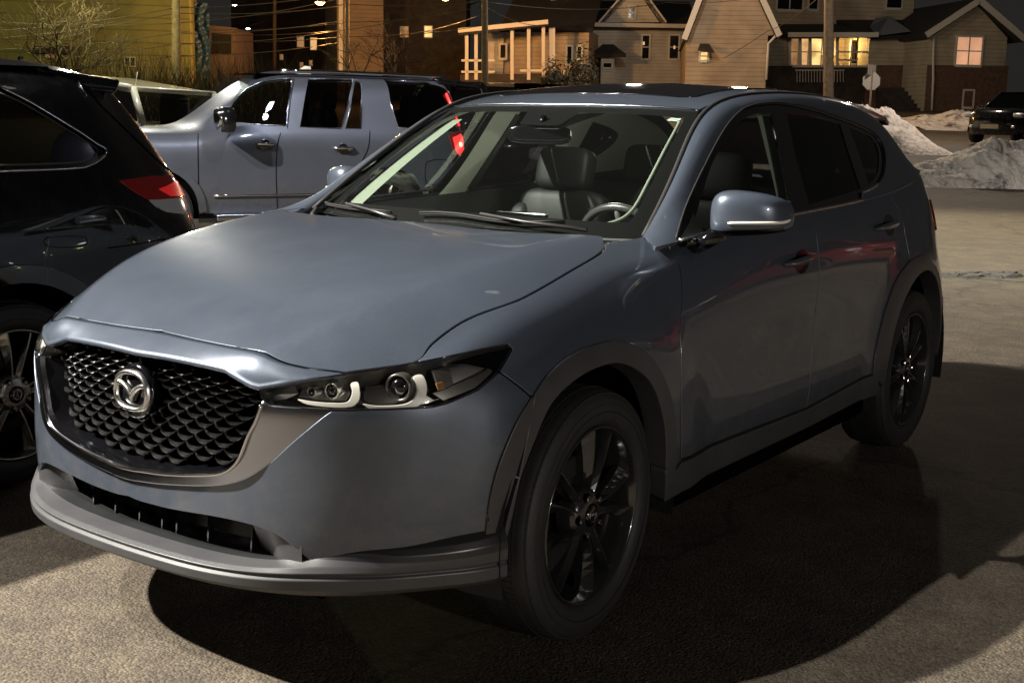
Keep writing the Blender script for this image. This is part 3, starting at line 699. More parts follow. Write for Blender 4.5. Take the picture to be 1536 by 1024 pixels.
# ================================================================= wheels
def build_wheel(rimm='rim_black',spm='rim_black'):
    w=empty('wheel')
    # tyre, axis = local z outward, centre plane z=0 ; outer face at +.11
    prof=[(.262,.100),(.268,.110),(.285,.1165),(.310,.1185),(.333,.115),(.348,.106),(.3575,.094),(.3615,.080),(.363,.060),(.3632,.0),(.363,-.060),(.3615,-.080),(.356,-.097),(.330,-.112),(.285,-.115),(.262,-.100),(.245,-.09),(.245,.085)]
    mb=MB(); mb.lathe(prof,96,closed=True)
    ty=mb.build('tyre','rubber',w)
    mb=MB()  # tread blocks: grooves as raised ribs + lateral sipes
    for k in range(120):
        t=2*PI*k/120; M=Matrix.Rotation(t,4,'Z')
        for z0,z1,sk in ((.066,.104,.006),(.030,.060,.004),(-.012,.024,0),(-.050,-.018,-.004),(-.100,-.056,-.006)):
            r0=.355; r1=.3655 if abs(z0+z1)<.14 else .3635
            h=.0083; V=[]
            for (z,r_) in ((z0,r1 if z0>-.09 else .353),(z1,r1 if z1<.09 else .353)):
                for dt in (-h,h): V+=[M@Vector((r_,dt+sk*(z-z0)*20*.05,z)),M@Vector((r0-.006,dt+sk*(z-z0)*20*.05,z))]
            mb.add(V,[(0,2,6,4),(0,4,5,1),(2,3,7,6),(0,1,3,2),(4,6,7,5)])
    mb.build('tread','rubber',ty)
    mb=MB()
    for r_ in (.300,.322,.3): mb.lathe([(r_-.0012,.1176),(r_,.1192),(r_+.0012,.118)],96)
    mb.build('sidewall_ridge','rubber',ty)
    # rim barrel
    mb=MB(); mb.lathe([(.2585,.100),(.2575,.108),(.253,.1085),(.2495,.104),(.2465,.094),(.238,.070),(.232,.02),(.232,-.10)],96)
    rm=mb.build('rim',rimm,w)
    mb=MB(); mb.lathe([(.231,-.10),(.20,-.102),(.05,-.10)],64); mb.lathe([(.05,.0),(.165,.0),(.165,-.025),(.05,-.025)],64); mb.build('brake_disc','disc',w)
    mb=MB(); mb.box((-.165,-.07,-.05),(-.10,.07,.045)); mb.build('brake_caliper','black_matt',w,bevel=.01)
    mb=MB(); mb.lathe([(.229,-.09),(.06,-.095)],48); mb.build('wheel_back','void',w)
    # ten faceted spokes in five pairs
    for k in range(10):
        pair=k//2; sgn=1 if k%2 else -1
        t0=2*PI*pair/5+sgn*math.radians(15.5)+math.radians(9)
        sh=2*PI*pair/5+sgn*math.radians(9)+math.radians(9)
        n=9; Pg=np.zeros((n,6,3))
        for i in range(n):
            u=i/(n-1); r_=.045+.205*u
            ang=sh*(1-u)**1.3+t0*(1-(1-u)**1.3)+ (0)
            w0=.0100+.0150*u**1.2; z=.090+.022*(1-(2*u-1)**2)*.3+.006*u -.004
            c=np.array([math.cos(ang),math.sin(ang)]); q=np.array([-c[1],c[0]])*sgn
            rid=.007-.024*u   # ridge drifts to one edge
            for j,(lat,dz) in enumerate(((-w0,-.045),(-w0*.92,-.010-.014*u),(rid-.002,.0),(rid+.004,.0),(w0*.75,-.020-.01*u),(w0*.7,-.05))):
                p=c*r_+q*lat; Pg[i,j]=(p[0],p[1],z+dz)
        mb=MB(); mb.grid(Pg,smooth=False,flip=sgn>0); mb.build('spoke',spm,rm)
    mb=MB(); mb.lathe([(.034,.098),(.052,.096),(.072,.086),(.080,.070),(.080,.03)],40)
    mb.build('hub',spm,rm)
    for k in range(5):
        t=2*PI*k/5+math.radians(9)+PI/5; M=Matrix.Translation((.058*math.cos(t),.058*math.sin(t),0))
        mb=MB(); mb.lathe([(.0145,.0925),(.0145,.0965),(.0125,.0965),(.0125,.085)],20,M=M); mb.build('nut_seat','void',rm)
        mb=MB(); mb.lathe([(.0095,.085),(.0095,.101),(.007,.104),(.0001,.104)],6,M=M,smooth=False); mb.build('wheel_nut','rim_machined',rm)
    mb=MB(); mb.lathe([(.0001,.1035),(.024,.1035),(.028,.101),(.0285,.09)],32); cp=mb.build('centre_cap','black_gloss',w)
    mb=MB(); mb.tube([(.0195*math.cos(t),.017*math.sin(t),.1045) for t in np.linspace(0,2*PI,25)[:-1]],.0014,6,closed=True)
    mb.tube([(-.014,.008,.1045),(-.005,.002,.1045),(0,-.006,.1045),(.005,.002,.1045),(.014,.008,.1045)],.0014,6); mb.build('cap_emblem','chrome',cp)
    return w
def copy_tree(o,parent=None):
    c=o.copy(); C.objects.link(c); c.parent=parent
    for ch in [x for x in bpy.data.objects if x.parent==o]: copy_tree(ch,c)
    return c
wheel=build_wheel()
def place_wheel(w,x,y,z,steer=0,spin=0):
    s=1 if x>0 else -1
    w.matrix_local=Matrix.Translation((x,y,z))@Matrix.Rotation(steer,4,'Z')@Matrix.Rotation(s*PI/2,4,'Y')@Matrix.Rotation(spin,4,'Z')
ws=[wheel]+[copy_tree(wheel) for _ in range(3)]
for w,(x,y,sp_) in zip(ws,((.775,0,.2),(.775,2.70,.75),(-.775,0,.4),(-.775,2.7,1.))):
    w.parent=car; place_wheel(w,x,y,.363,.043 if y==0 else 0,sp_)
# wheel wells, floor and the dark shell behind the panels
mat('liner',(.006,.007,.007),rough=.8,bump=(60,.4,.01))
for hy in (0,2.69):
    for s in (-1,1):
        mb=MB(); n=28; Pg=np.zeros((n,3,3))
        for i in range(n):
            t=-.25+(PI+.5)*i/(n-1); 
            for j,x in enumerate((.50,.80,.895)): r_=.475 if j<2 else .465; Pg[i,j]=(s*x,hy+r_*math.cos(t)*(.99),.37+r_*math.sin(t))
        mb.grid(Pg)
        c=[(s*.50,hy+.475*math.cos(-.25+(PI+.5)*i/(n-1)),.37+.475*math.sin(-.25+(PI+.5)*i/(n-1))) for i in range(n)]
        mb.add(c,[tuple(range(n))],0); mb.build('wheel_well','liner',car)
mb=MB(); mb.box((-.5,-.70,.24),(.5,3.4,.30)); mb.box((-.87,.50,.26),(.87,2.16,.33)); mb.box((-.80,3.22,.3),(.80,3.45,.34)); mb.build('floor_pan','void',car)
mb=MB(); mb.box((-.49,-.66,.30),(.49,.42,.86)); mb.box((-.55,-.60,.86),(.55,.35,.93)); mb.build('engine_bay','void',car)
aa0=cutF[0][0]-.42; 
for mir in (0,1):
    hole1=None
    dd=[(cutF[0][0]-.02,BT-.02),(aEnd-.1,BT-.02),(aEnd-.1,.25)]+[wr[-1]]+wr[::-1][1:]+rA[::-1]+sill[::-1]+[cutF[-1]]
    panel('body_shell',W,[dd],'void',car,mirror=mir,step=.08,edge=.05,off=-.035,gap=.012,lip=0)
    ff=fl+topF+[cutF[0],cutF[-1]]+wpx(smooth(archO2))[::-1]+wpx([(748,557)])
    panel('body_shell',W,[ff],'void',car,mirror=mir,step=.08,edge=.05,off=-.03,gap=.014,lip=0)
panel('hood_liner',Hd,[sym([(a*.97,b+.01) for a,b in hf]+[(a*.985,b) for a,b in hs[1:]]+[(hr[-1][0],.45)])],'void',car,step=.1,edge=.06,off=-.03,gap=0,lip=0)
# cowl
mb=MB(); n=21; Pg=np.zeros((n,3,3))
for i in range(n):
    x=-.80+1.6*i/(n-1); yb=.365+.30*(abs(x)/.735)**2.4*.6
    hz=float(Hz(np.array(x),np.array(yb-.07)))
    Pg[i,0]=(x,yb-.16,hz-.045);Pg[i,1]=(x,yb-.03,1.075);Pg[i,2]=(x,yb+.03,1.09)
mb.grid(Pg,flip=True); mb.build('cowl','black_matt',car)
# ================================================================= glazing on the side
gz=gb0+.010
def gl(L): return [(a,max(b,gz)) for a,b in gpx(L)]
g1=gl(smooth([(1040,340),(1056,287),(1070,246),(1091,208),(1114,180),(1135,170),(1158,168)]))+gl([(1166,205),(1178,262),(1187,318)])
g1=[(g1[0][0]-.01,gz)]+g1
g2=gl([(1182,169),(1215,172),(1250,180),(1262,185),(1279,240),(1293,282)])+gl([(1216,306),(1197,240)])
g3=gl(smooth([(1275,188),(1300,199),(1313,210),(1320,230),(1319,255),(1312,268),(1305,275)]))+gl([(1292,235)])
trim=[(dl[0][0],gb0+.001)]+dl+[(dl[-1][0],gb0+.001)]
vis=gl([(1158,168)])
for mir in (0,1):
    panel('window_trim',G,[trim,g1,g2,g3],'black_gloss',car,mirror=mir,step=.03,edge=.014,gap=.0005,lip=.006,off=-.006,round_=.001)
    panel('front_window',G,[g1],'side_glass',car,mirror=mir,step=.05,edge=.03,gap=-.003,lip=0,off=-.010)
    panel('rear_window',G,[g2],'dark_glass',car,mirror=mir,step=.05,edge=.03,gap=-.003,lip=0,off=-.010)
    panel('quarter_window',G,[g3],'dark_glass',car,mirror=mir,step=.05,edge=.03,gap=-.003,lip=0,off=-.010)
    # bright belt strip running up the quarter window
    q=[(dl[0][0]+.01,gb0+.004)]+[(a,gb0+.004) for a in np.linspace(dl[0][0]+.03,dl[-1][0]-.03,30)]+[p for p in dl[::-1] if p[1]>gb0+.01][:len(dl)//8]
    P_=np.array([G.P(a,b,.002) for a,b in q]); P_[:,0]*=-1 if mir else 1
    mb=MB(); mb.tube([tuple(v) for v in P_],.0065,8); mb.build('belt_strip','badge_chrome',car)
    P_=np.array([G.P(a,b,.001) for a,b in dl]); P_[:,0]*=-1 if mir else 1
    mb=MB(); mb.tube([tuple(v) for v in P_],.0035,6); mb.build('door_seal','black_matt',car)
    # roof ditch strip
    P_=np.array([G.P(a,gb1-.002,.0) for a in np.linspace(ga0+.02,ga1-.05,50)]); P_[:,0]*=-1 if mir else 1
    mb=MB(); mb.tube([tuple(v) for v in P_],.009,8); mb.build('roof_ditch','black_matt',car)
    # A pillar and header liner seen through the glass
    s=-1 if mir else 1
# ---- door handles
for mir in (0,1):
    s=-1 if mir else 1
    for (dx,dy,bx0,by0,bx1,by1) in ((1203,392,1186,397,1222,384),(1334,337,1321,343,1352,332)):
        cen=W.inv([(dx,dy)],a_lim=(1,WL))[0]
        ell=[(cen[0]+.062*math.cos(t),cen[1]+.040*math.sin(t)) for t in np.linspace(0,2*PI,29)[:-1]]
        # recessed dish (bowl) set just proud of the skin
        h=empty('door_handle'); h.parent=car
        def bowl(P,c=W.P(*cen)): 
            d=np.hypot((P[:,1]-c[1])/.062,(P[:,2]-c[2])/.040); return .0015+0*d
        mb=MB(); R_=np.linspace(0,1,7); Tt=np.linspace(0,2*PI,33); Pg=np.zeros((33,7,3))
        for j,r_ in enumerate(R_): Pg[:,j]=W.P(cen[0]+.062*r_*np.cos(Tt),cen[1]+.040*r_*np.sin(Tt),.0015)-W.N(np.array([cen[0]]),np.array([cen[1]]))[0]*.0*(1-r_)
        Pg[...,0]*=s; mb.grid(Pg,flip=bool(mir)); mb.build('handle_recess','black_gloss',h)
        p0=W.inv([(bx0,by0)],a_lim=(1,WL),off=.03)[0];p1=W.inv([(bx1,by1)],a_lim=(1,WL),off=.03)[0]
        n=13; Pg=np.zeros((n,8,3))
        for i in range(n):
            t=i/(n-1); a=p0[0]*(1-t)+p1[0]*t; b=p0[1]*(1-t)+p1[1]*t; o=.004+.032*(1-(2*t-1)**4); w_=.0125*(1-.45*abs(2*t-1)**3); th=.007
            for k in range(8):
                an=2*PI*k/8; Pg[i,k]=W.P(a,b+w_*math.sin(an),o+th*math.cos(an))
        Pg[...,0]*=s; Pg=np.concatenate([Pg,Pg[:,:1]],1); mb=MB(); mb.grid(Pg); mb.add(Pg[0,:8],[tuple(range(8))]);mb.add(Pg[-1,:8],[tuple(range(8))]); mb.build('handle_bar','paint',h)
        mb=MB(); P_=[]
        for t in np.linspace(.06,.94,9):
            a=p0[0]*(1-t)+p1[0]*t; b=p0[1]*(1-t)+p1[1]*t; o=.004+.032*(1-(2*t-1)**4); P_.append(W.P(a,b,o+.0068)*np.array([s,1,1]))
        mb.tube([tuple(v) for v in P_],.0028,6); mb.build('handle_strip','chrome',h)
# ---- door mirrors
def mirror_part(s):
    h=empty('door_mirror'); h.parent=car
    # lofted shell: sections along x
    secs=[(.905,.640,1.175,.030,.040),(.915,.625,1.185,.045,.060),(.94,.605,1.194,.060,.073),(.98,.600,1.197,.066,.078),(1.03,.615,1.198,.064,.073),(1.08,.640,1.197,.060,.066),(1.115,.664,1.194,.052,.055),(1.132,.685,1.190,.040,.044),(1.139,.695,1.188,.022,.028),(1.140,.698,1.188,.001,.001)]
    n=32; S=np.array(secs); T=np.linspace(0,1,28); Bm=bbasis(len(S),T); Q=Bm@S; Pg=np.zeros((28,n+1,3))
    for i,(x,y,z,ry,rz) in enumerate(Q*[1,1,1,.95,.93]+[-.006,0,-.002,0,0]):
        for k in range(n+1):
            t=2*PI*k/n; c_,s_=math.cos(t),math.sin(t)
            yy=ry*math.copysign(abs(c_)**.7,c_); zz=rz*math.copysign(abs(s_)**.62,s_)
            if yy>0: yy*=.85
            zz+= .010*(1-abs(c_))*(1 if s_<0 else 0)*0
            Pg[i,k]=(s*x,y+yy,z+zz)
    mb=MB(); mb.grid(Pg,flip=s<0); mb.add(Pg[0,:n],[tuple(range(n))]); cap=mb.build('mirror_cap','paint',h)
    # lower black half slightly proud
    mb=MB(); sl=slice(int(n*.60),int(n*.93)+1)  # lower arc
    L=Pg[:24,sl].copy(); cc=np.repeat(Pg[:24,:n].mean(1)[:,None],L.shape[1],1); L=cc+(L-cc)*1.022; mb.grid(L,flip=s<0)
    mb.build('mirror_base','black_gloss',h)
    # indicator strip on the front edge
    mb=MB(); st=[]; 
    for i in range(9,27):
        k=int(n*.56); p=Pg[i,k]; c=Pg[i,:n].mean(0); st.append(tuple(c+(p-c)*1.03))
    mb.tube(st,[.003]+[.0048]*(len(st)-2)+[.003],8); mb.build('indicator','drl',h)
    mb=MB(); mb.add([(s*x,y,z) for x,y,z in ((.93,.668,1.14),(1.11,.70,1.15),(1.12,.71,1.235),(.93,.668,1.25))],[(0,1,2,3)]); mb.build('mirror_glass','chrome',h)
    mb=MB(); mb.tube([(s*.85,.62,1.085),(s*.885,.615,1.10),(s*.93,.625,1.135)],[.028,.026,.030],12); mb.tube([(s*.845,.56,1.10),(s*.86,.66,1.10)],[.016,.016],8); mb.build('mirror_foot','black_gloss',h)
    return h
mirror_part(1); mirror_part(-1).location=(.155,.20,0)
for mir in (0,1):
    a0_=dl[0][0]; sail=[(a0_+.004,gb0+.004),(a0_+.17,gb0+.004)]+gpx([(1046,328),(1040,318)])+[(a0_+.02,gb0+.03)]
    try: panel('mirror_sail',G,[sail],'black_matt',car,mirror=mir,step=.03,edge=.015,off=-.002,gap=0,lip=0)
    except Exception as e: print('sail',e)
# ---- tail lamps
for mir in (0,1):
    q=wyz([(3.12,1.075),(3.25,1.10),(3.34,1.11),(3.36,1.0),(3.33,.97),(3.22,1.01)])
    panel('tail_light',W,[q],'red_lens',car,mirror=mir,step=.03,edge=.015,off=.008,lip=.02)
# ---- sunroof, fin, wipers
panel('sunroof',Rf,[sym([(0,1.27),(.40,1.29),(.455,1.33),(.455,2.0),(.44,2.06),(0,2.08)])],'black_gloss',car,step=.05,edge=.03,off=.004,gap=0,lip=.006)
mb=MB(); z0=float(Rz(0.,3.05))
mb.add([(-.02,2.95,z0-.0),(.02,2.95,z0),(0.012,3.16,z0-.02),(-.012,3.16,z0-.02),(0,3.10,z0+.052),(0,3.14,z0+.05)],[(0,1,4),(1,2,5,4),(2,3,5),(3,0,4,5)],0,True); mb.build('roof_fin','paint',car)
def wiper(pts,arm):
    h=empty('wiper'); h.parent=car
    mb=MB(); P_=[np.array(WSf.P(a,b,.012)) for a,b in pts]; mb.tube([tuple(v) for v in P_],.0045,6); mb.tube([tuple(v+np.array([0,-.003,.006])) for v in P_],.0035,6); mb.build('wiper_blade','black_matt',h)
    A_=[np.array(WSf.P(a,b,.03)) for a,b in arm]; mb=MB(); mb.tube([tuple(v) for v in A_],[.008]+[.0045]*(len(A_)-1),8); mb.build('wiper_arm',mat('arm_grey',(.07,.07,.07),rough=.4,metal=.5) if 'arm_grey' not in MT else 'arm_grey',h)
wiper([(x,.055+.01*math.sin(i)) for i,x in enumerate(np.linspace(-.10,.42,8))],[(.50,.01),(.30,.035),(.14,.06)])
wiper([(x,.045) for i,x in enumerate(np.linspace(-.66,-.22,7))],[(-.16,.0),(-.3,.03),(-.46,.05)])
mb=MB(); mb.tube([(-.62,.40,1.085),(-.66,.44,1.10),(-.70,.50,1.115)],[.012,.01,.008],8); mb.build('wiper_pivot','arm_grey',car)
# frit band round the windscreen
wl=WSL-.01; wtop=WSf.r[3]-.01
frit=sym([(0,.013),(wl,.013),(wl,wtop),(0,wtop)])
hole=[(a,b) for a,b in sym(smooth([(0,.10),(wl*.5,.10),(wl-.10,.095),(wl-.065,.12),(wl-.055,.3),(wl-.05,wtop-.08),(wl-.09,wtop-.055),(wl*.5,wtop-.05),(.14,wtop-.05),(.13,wtop-.05),(.10,wtop-.14),(.09,wtop-.15),(0,wtop-.15)],5,corners=(1,7,8,9,10,11)))]
panel('frit_band',WSf,[frit,hole],'frit',car,step=.05,edge=.02,off=-.004,gap=0,lip=0)
mb=MB(); P_=[tuple(WSf.P(a,wtop+.004,.002)) for a in np.linspace(-wl,wl,30)]; mb.tube(P_,.004,6); mb.build('windscreen_moulding','dark_chrome',car)
st=[(wl-.075,wtop-.075),(wl-.055,wtop-.030),(wl-.10,wtop-.028),(wl-.125,wtop-.075)]
panel('inspection_sticker',WSf,[st],'sticker',car,step=.03,edge=.02,off=-.008,gap=0,lip=0)
# ================================================================= cabin
mb=MB(); n=15; Pg=np.zeros((n,7,3))
for i in range(n):
    x=-.76+1.52*i/(n-1); e=.03*max(0,(abs(x)-.3))
    for j,(y,z) in enumerate(((.40,1.05),(.55,1.062),(.70,1.075),(.85,1.085-e),(.93,1.07-e),(.96,1.02-e),(.97,.75))):
        hump=.030*math.exp(-((x-.37)/.17)**2)*(1 if j in (2,3) else .8 if j==4 else 0)
        Pg[i,j]=(x,y+.18*(abs(x)/.76)**2*(1 if j==0 else .3),z+hump)
mb.grid(Pg); dash=mb.build('dashboard','interior_dark',car)
mb=MB(); mb.box((-.72,.93,.93),(.1,.962,1.0)); mb.build('dash_insert','interior_trim',dash,bevel=.006)
mb=MB(); mb.box((-.12,.86,1.06),(.11,.875,1.125)); mb.build('centre_screen','black_gloss',dash,bevel=.005)
mb=MB(); ce=Vector((.37,1.00,.99)); M=Matrix.Translation(ce)@Matrix.Rotation(math.radians(-66),4,'X')
mb.tube([tuple(M@Vector((.188*math.cos(t),.188*math.sin(t),0))) for t in np.linspace(0,2*PI,49)[:-1]],.0155,10,closed=True); sw=mb.build('steering_wheel',mat('wheel_leather',(.035,.035,.035),rough=.3),car)
mb=MB(); mb.lathe([(0.001,.03),(.07,.025),(.08,-.03)],20,M=M)
for a in (0,PI,-PI/2): mb.tube([tuple(M@Vector((.05*math.cos(a),.05*math.sin(a),0))),tuple(M@Vector((.18*math.cos(a),.18*math.sin(a),0)))],.014,8)
mb.build('wheel_hub','interior_dark',sw)
def rbox(mb,c,s,r,M=None,n=5):
    """rounded pillow: superellipsoid"""
    U=np.linspace(-PI/2,PI/2,15);V=np.linspace(0,2*PI,29); Pg=np.zeros((15,29,3)); f=lambda v,e:math.copysign(abs(v)**e,v)
    for i,u in enumerate(U):
        for j,v in enumerate(V):
            p=Vector((s[0]*f(math.cos(u),r)*f(math.cos(v),r),s[1]*f(math.cos(u),r)*f(math.sin(v),r),s[2]*f(math.sin(u),r)))
            if M is not None: p=M@p
            Pg[i,j]=Vector(c)+p
    mb.grid(Pg)
def seat(x,y0,back=.62,name='seat',rear=False):
    h=empty(name); h.parent=car
    R_=Matrix.Rotation(math.radians(-14),3,'X')
    mb=MB(); rbox(mb,(x,y0-.25,.62),(.25,.27,.09),.45); mb.build('seat_cushion','interior_leather',h)
    mb=MB(); rbox(mb,(x,y0+.03,.86),(.17,.06,.30),.5,R_); rbox(mb,(x-.19,y0+.0,.84),(.06,.085,.26),.6,R_); rbox(mb,(x+.19,y0+.0,.84),(.06,.085,.26),.6,R_); rbox(mb,(x,y0+.07,1.06),(.235,.065,.10),.55,R_); sb=mb.build('seat_back','interior_leather',h)
    mb=MB()
    for dx in (-.10,0,.10): mb.tube([(x+dx,y0-.035+.06*(z-.7)/.45,z) for z in np.linspace(.72,1.08,6)],.0028,5)
    mb.build('seat_seam','interior_dark',sb)
    mb=MB(); rbox(mb,(x,y0+.085,1.245),(.135,.055,.095),.42,R_); mb.build('headrest','interior_leather',h)
    for dx in (-.065,.065):
        mb=MB(); mb.tube([(x+dx,y0+.09,1.08),(x+dx,y0+.095,1.20)],.006,8); mb.build('headrest_post','chrome',h)
seat(-.37,1.62); seat(.37,1.62); seat(-.40,2.42); seat(.40,2.42)
mb=MB(); mb.box((-.12,1.0,.5),(.12,1.6,.84)); mb.build('centre_console','interior_dark',car,bevel=.02)
# door inner skins with pale armrest insert
for s in (-1,1):
    mb=MB(); n=12; Pg=np.zeros((n,4,3))
    for i in range(n):
        y=.55+2.3*i/(n-1)
        for j,(x,z) in enumerate(((.80,1.10+.03*(y-.5)),(.775,1.06),(.765,.98),(.75,.5))): Pg[i,j]=(s*x,y,z)
    mb.grid(Pg); dp=mb.build('door_lining','interior_dark',car)
    mb=MB(); mb.box((min(s*.70,s*.768),.85,.92),(max(s*.70,s*.768),1.45,1.03)); mb.build('armrest','interior_trim',dp,bevel=.012)
    c=Vector(G.P(ga0+.30,gb0+.10,-.05))*1.; c.x*=s; mb=MB(); mb.lathe([(.0001,.004),(.028,.003),(.034,.006),(.040,.0)],20,M=Matrix.Translation(c)@Vector((-s*.8,-.6,.3)).to_track_quat('Z','Y').to_matrix().to_4x4()); mb.build('tweeter','interior_dark',dp)
    mirf=s<0
    # pillar and header linings just inside the glasshouse skin
    fr=[(ga0+.14,gb0+.02)]+[(a,b) for a,b in dl if True]+[(ga1-.05,gb0+.02),(ga1-.05,gb1-.012)]+[(a,gb1-.012) for a in np.linspace(ga1-.05,ga0+.14,30)[1:]]
    panel('pillar_lining',G,[[(max(ga0+.14,a),max(b,gb0+.02)) for a,b in fr]],'interior_trim',car,mirror=mirf,step=.05,edge=.03,off=-.045,gap=.0,lip=0)
    bp=gl([(1156,168),(1182,169),(1218,306),(1190,318)])
    panel('pillar_lining',G,[bp],'interior_trim',car,mirror=mirf,step=.05,edge=.03,off=-.05,gap=-.012,lip=0)
    dpl=gl([(1255,175),(1275,182),(1312,272),(1292,284)])
    panel('pillar_lining',G,[dpl],'interior_trim',car,mirror=mirf,step=.05,edge=.03,off=-.05,gap=-.02,lip=0)
    mb=MB(); P_=[G.P(a,b,-.06)*np.array([s,1,1]) for a,b in [bp[1],bp[2]]]; 
    mb.tube([tuple(P_[0]),tuple(P_[0]*.35+P_[1]*.65+np.array([0,0,0])),tuple(P_[1])],[.012,.016,.018],8); mb.build('belt_anchor','interior_dark',car)
panel('headliner',Rf,[sym([(0,1.16),(.52,1.22),(.53,3.1),(0,3.2)])],'interior_trim',car,step=.1,edge=.06,off=-.035,gap=0,lip=0)
mb=MB(); 
a,b=0,wtop-.17
mb.add([tuple(WSf.P(a_,b_,-.02)) for a_,b_ in ((-.11,wtop-.03),(.11,wtop-.03),(.09,wtop-.15),(-.09,wtop-.15))]+[(-.12,1.30,1.50),(.12,1.30,1.50),(.09,1.12,1.46),(-.09,1.12,1.46)],[(0,1,2,3),(3,2,6,7),(4,5,1,0),(1,5,6,2),(0,3,7,4)]); mb.build('overhead_console','interior_dark',car)
h=empty('rear_view_mirror'); h.parent=car
mb=MB(); rbox(mb,(-.015,.985,1.405),(.125,.018,.036),.5,Matrix.Rotation(.25,3,'Z')); mb.build('mirror_shell','black_gloss',h)
mb=MB(); rbox(mb,(-.018,.999,1.405),(.118,.008,.031),.5,Matrix.Rotation(.25,3,'Z')); mb.build('mirror_face','chrome',h)
mb=MB(); mb.tube([(-.0,1.0,1.40),(0,.98,1.45),(0,.99,1.475)],.012,8); mb.build('mirror_stem','black_gloss',h)
mb=MB(); mb.box((-.52,2.6,.9),(.52,3.2,.95)); mb.build('parcel_shelf','interior_dark',car)
mb=MB(); P_=[(-.66,3.27,1.24),(.66,3.27,1.24),(.49,3.03,1.47),(-.49,3.03,1.47)]
mb.add(P_,[(0,1,2,3)]); mb.build('tailgate_window','dark_glass',car)

def wsband(a0,w0,w1,nm='pillar_lining',off=-.03):
    L=[(a0-w0*.0,.11),(a0,wtop-.07)]; sgn=1 if a0>0 else -1
    P_=[(a0,.10),(a0,wtop-.06),(a0-sgn*w1,wtop-.06),(a0-sgn*w0,.10)]
    panel(nm,WSf,[P_],'pillar_trim',car,step=.05,edge=.03,off=off,gap=0,lip=0)
wsband(-(wl-.035),.13,.10); 
mb=MB(); L_w=smooth([(wl-.30,.075),(wl-.20,.082),(wl-.12,.10),(wl-.078,.17),(wl-.068,.35),(wl-.066,.55),(wl-.066,wtop-.10),(wl-.075,wtop-.07),(wl-.12,wtop-.06)],6)
mb.tube([tuple(WSf.P(a,b,-.012)) for a,b in L_w],[.003]+[.006]*(len(L_w)-2)+[.003],8); mb.build('pillar_lining','pillar_trim',car)
# ================================================================= the other cars
def wrap(plan,prof):
    """plan [(x,y,deg,profile key)]; profile [(inward,z)]"""
    net=[]
    for x,y,a,k in plan:
        a=math.radians(a); n=np.array([math.sin(a),-math.cos(a)]); net.append([(x-n[0]*d,y-n[1]*d,z) for d,z in prof[k]])
    return net_surf(net)
def pxs(S,L,off=0.,face=True): return [tuple(q) for q in S.inv(L,off=off,face=face)]
def yzs(S,L,al=None): return [tuple(q) for q in S.inv(L,pf=yz,face=False,a_lim=al)]
def strip(name,S,L,r,m,par,off=0.,closed=False,dy=0):
    mb=MB(); mb.tube([tuple(S.P(a,b,off)) for a,b in L],r,6,closed=closed); return mb.build(name,m,par)
# ---- black SUV at the left
bs=empty('black_suv',(-2.5,-1,0),label='glossy black suv cut by the left edge, its red tail light beside the grey hood',cat='car')
def child(o,par=bs):
    o.parent=par; o.matrix_parent_inverse=par.matrix_world.inverted() if False else Matrix.Translation(-Vector(par.location)); return o
X=-1.63
pa=[(.06,.22),(.01,.35),(0,.5),(0,.68),(0,.85),(.005,1.0),(.03,1.13),(.085,1.24),(.17,1.42),(.255,1.56),(.34,1.635),(.52,1.67),(.85,1.69)]
pb=[(.06,.25),(.01,.38),(0,.5),(0,.66),(.015,.82),(.035,.97),(.075,1.1),(.14,1.22),(.26,1.40),(.38,1.54),(.46,1.60),(.60,1.645),(.9,1.68)]
pc=[(.06,.28),(.01,.40),(0,.52),(.0,.66),(.03,.80),(.06,.95),(.11,1.09),(.19,1.22),(.34,1.40),(.46,1.53),(.55,1.59),(.66,1.63),(.8,1.66)]
plan=[(X,-3.6,90,0),(X,-2.6,90,0),(X,-1.8,90,0),(X,-1.1,90,0),(X,-.5,90,0),(X,0,90,0),(X-.005,.35,92,0),(X-.03,.60,99,1),(X-.09,.80,113,1),(X-.20,.95,132,2),(X-.36,1.04,155,2),(X-.6,1.08,172,2),(X-.9,1.09,178,2)]
BS,(bca,_),(bcb,_2)=wrap(plan,{0:pa,1:pb,2:pc}); L_,H_=bca[-1],bcb[-1]
win=smooth([(-2,130),(39,150),(70,168),(98,185),(125,202),(145,216),(156,222),(159,226),(157,233),(146,242),(134,248),(118,252),(60,255),(-2,257)],3,corners=())
wi_=pxs(BS,win); 
wl_=[(.3,wi_[0][1]+.05)]+wi_+[(.3,wi_[-1][1])]
lampR=pxs(BS,[(178,271),(225,264),(268,260),(277,262),(283,275),(285,296),(255,298),(223,300),(203,289)])
lampC=pxs(BS,[(223,300),(255,298),(285,296),(282,310),(276,321),(250,318),(234,310)])
arcB=yzs(BS,[(-.18+.43*math.cos(t),.38+.43*math.sin(t)) for t in np.linspace(PI,0,24)],al=(1.,L_-.6))
cutl=[(arcB[0][0],.02)]
bodyp=[(.02,.02),(arcB[0][0],.02)]+arcB+[(arcB[-1][0],.02),(L_-.02,.02),(L_-.02,H_-.02),(.02,H_-.02)]
child(panel('body',BS,[bodyp,wl_,lampR+lampC[::-1][1:-1] if False else lampR,lampC],'black_paint',None,step=.05,edge=.015,gap=.003,lip=.02))
child(panel('side_window',BS,[wl_],'dark_glass',None,step=.08,edge=.03,gap=.004,lip=0,off=-.008))
child(strip('chrome_trim',BS,wi_,.0055,'chrome',None,.002))
wi2=pxs(BS,smooth([(-2,139),(36,156),(95,191),(140,219),(146,225),(143,232),(125,243),(60,247),(-2,248)],3)); child(strip('window_seal',BS,wi2,.004,'black_matt',None,.0))
tl=child(panel('tail_light',BS,[lampR],'red_lens',None,step=.03,edge=.012,gap=.002,lip=.03,off=.002))
